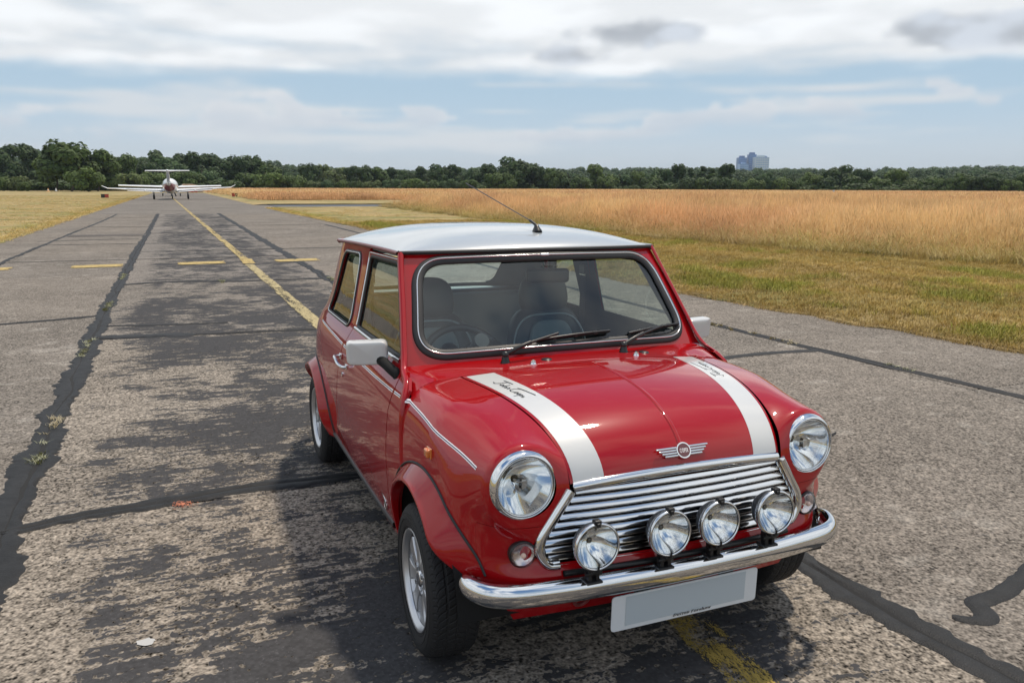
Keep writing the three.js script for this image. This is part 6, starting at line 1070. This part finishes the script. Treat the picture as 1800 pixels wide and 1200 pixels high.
{ // a second light aircraft beyond it, mostly hidden
  const p = thing('light_aircraft', 'white light aircraft half hidden behind the T-tailed aeroplane', 'aeroplane', ...(([a, b]) => [a, 0, b])(spotAt(299, 131))); p.rotation.y = 0.02;
  part('fuselage', fuselageGeo([[4.2, 1.5, 0.08, 0.12], [2, 1.4, 0.35, 0.4], [0, 1.35, 0.55, 0.6], [-1.8, 1.3, 0.52, 0.5], [-2.8, 1.25, 0.25, 0.28]]), planeW, p);
  for (const s of [1, -1]) { const g = wingGeo(1.7, 1.2, 6.6, 0.20, 0, 0.34, 0.22).translate(0.4, 1.30, -0.3); part('wing', s > 0 ? g : mirrorX(g), planeW, p); part('wheel', new THREE.TorusGeometry(0.15, 0.08, 10, 20).rotateY(Math.PI / 2).translate(s * 1.2, 0.22, 0), rubber, p); part('gear_leg', tube([[s * 0.5, 0.95, 0], [s * 1.2, 0.22, 0]], 0.05, 6, 6), planeW, p); const t = wingGeo(0.8, 0.6, 1.5, 0, 0, 0.08, 0.05).translate(0, 1.55, 3.9); part('tailplane', s > 0 ? t : mirrorX(t), planeW, p); }
  part('canopy', new THREE.SphereGeometry(0.5, 16, 10).scale(0.9, 0.8, 1.8).translate(0, 1.78, -0.3), phys(0.05, 0.10, 0.14, 0.06, { clearcoat: 1 }), p);
  part('tail_fin', box(0.08, 1.1, 0.9, 0, 2.0, 3.9, 0.02), planeW, p);
  part('nose_wheel', new THREE.TorusGeometry(0.13, 0.07, 8, 18).rotateY(Math.PI / 2).translate(0, 0.2, -2.0), rubber, p); part('nose_leg', new THREE.CylinderGeometry(0.04, 0.04, 0.9, 8).translate(0, 0.65, -2.0), planeGrey, p);
}
// ================= signs and markers =================
function sign(px, d, w, h, cols, label, y = 0.12) { const [x, z] = spotAt(px, d), g = thing('taxiway_sign', label, 'sign', x, 0, z); g.rotation.y = -0.2; const n = cols.length; cols.forEach((c, i) => part('face_panel', box(w / n - 0.02, h, 0.10, -w / 2 + (i + 0.5) * w / n, y + h / 2, 0, 0.015), c, g)); part('frame', join([box(w + 0.04, 0.03, 0.14, 0, y - 0.015, 0), box(w + 0.04, 0.03, 0.14, 0, y + h + 0.015, 0)]), blackMat, g); for (const s of [-1, 1]) part('leg', box(0.05, y + 0.05, 0.05, s * w * 0.35, (y + 0.05) / 2 - 0.02, 0), planeGrey, g); }
const sRed = std(0.42, 0.06, 0.04, 0.5), sBlk = std(0.02, 0.02, 0.02, 0.5), sYel = std(0.70, 0.42, 0.02, 0.5), sWht = std(0.6, 0.6, 0.58, 0.5);
sign(181, 108, 0.85, 0.36, [sBlk, sRed], 'red and black airfield sign in the grass left of the runway');
sign(411, 118, 0.85, 0.40, [sRed, sBlk], 'red and black airfield sign right of the runway');
sign(431, 118, 1.05, 0.40, [sYel], 'yellow airfield sign beside the red and black one');
sign(535, 95, 1.0, 0.28, [sBlk, sWht, sBlk], 'low black and white airfield sign by the taxiway');
{ const [x, z] = spotAt(1465, 150), g = thing('marker_post', 'small white marker board standing in the golden field', 'marker', x, 0, z); part('board', box(0.42, 0.42, 0.05, 0, 1.05, 0, 0.01), sWht, g); part('post', box(0.06, 0.95, 0.06, 0, 0.45, 0), sWht, g); }
{ const [x, z] = spotAt(82, 225), g = thing('marker_cone', 'small orange marker in the grass near the left trees', 'marker', x, 0, z); part('cone', lathe([[0, 0.8], [0.07, 0.76], [0.28, 0.08], [0.4, 0.06], [0.4, 0]], 20), std(0.65, 0.32, 0.08, 0.6), g); part('collar', lathe([[0.15, 0.50], [0.175, 0.50], [0.235, 0.30], [0.21, 0.30]], 20), sWht, g); }
{ const [x, z] = spotAt(96, 240), g = thing('marker_cone', 'small white marker in the grass right of the orange one', 'marker', x, 0, z); part('cone', lathe([[0, 0.8], [0.08, 0.74], [0.26, 0.1], [0.36, 0.05], [0.36, 0]], 20), sWht, g); part('base', box(1.1, 0.06, 1.1, 0, 0.03, 0), sBlk, g); }
{ // spoil heap with red barriers beyond the aeroplane
  const [x, z] = spotAt(325, 210), g = new THREE.SphereGeometry(1, 30, 14, 0, 6.3, 0, 1.57), q = g.attributes.position; for (let i = 0; i < q.count; i++) { const s = 0.8 + 0.4 * fbm(q.getX(i) * 2 + 5, q.getZ(i) * 2, 3); q.setXYZ(i, q.getX(i) * 3.4 * s, q.getY(i) * 1.9 * s, q.getZ(i) * 2.5 * s); } g.computeVertexNormals();
  tag(part(numbered('spoil_heap'), g.translate(x, 0, z), std(0.20, 0.14, 0.09, 0.95), scene), 'brown heap of soil beyond the aeroplane', 'heap');
  for (const [k, dp] of [8, 14].entries()) { const [bx, bz] = spotAt(325 + dp, 205), b = thing('barrier', k ? 'right-hand red plastic barrier by the soil heap' : 'left-hand red plastic barrier by the soil heap', 'barrier', bx, 0, bz); part('body', box(1.5, 0.8, 0.3, 0, 0.5, 0, 0.08), sRed, b); part('foot', box(0.25, 0.12, 0.6, -0.5, 0.06, 0), sRed, b); part('foot', box(0.25, 0.12, 0.6, 0.5, 0.06, 0), sRed, b); }
}
renderer.render(scene, camera);
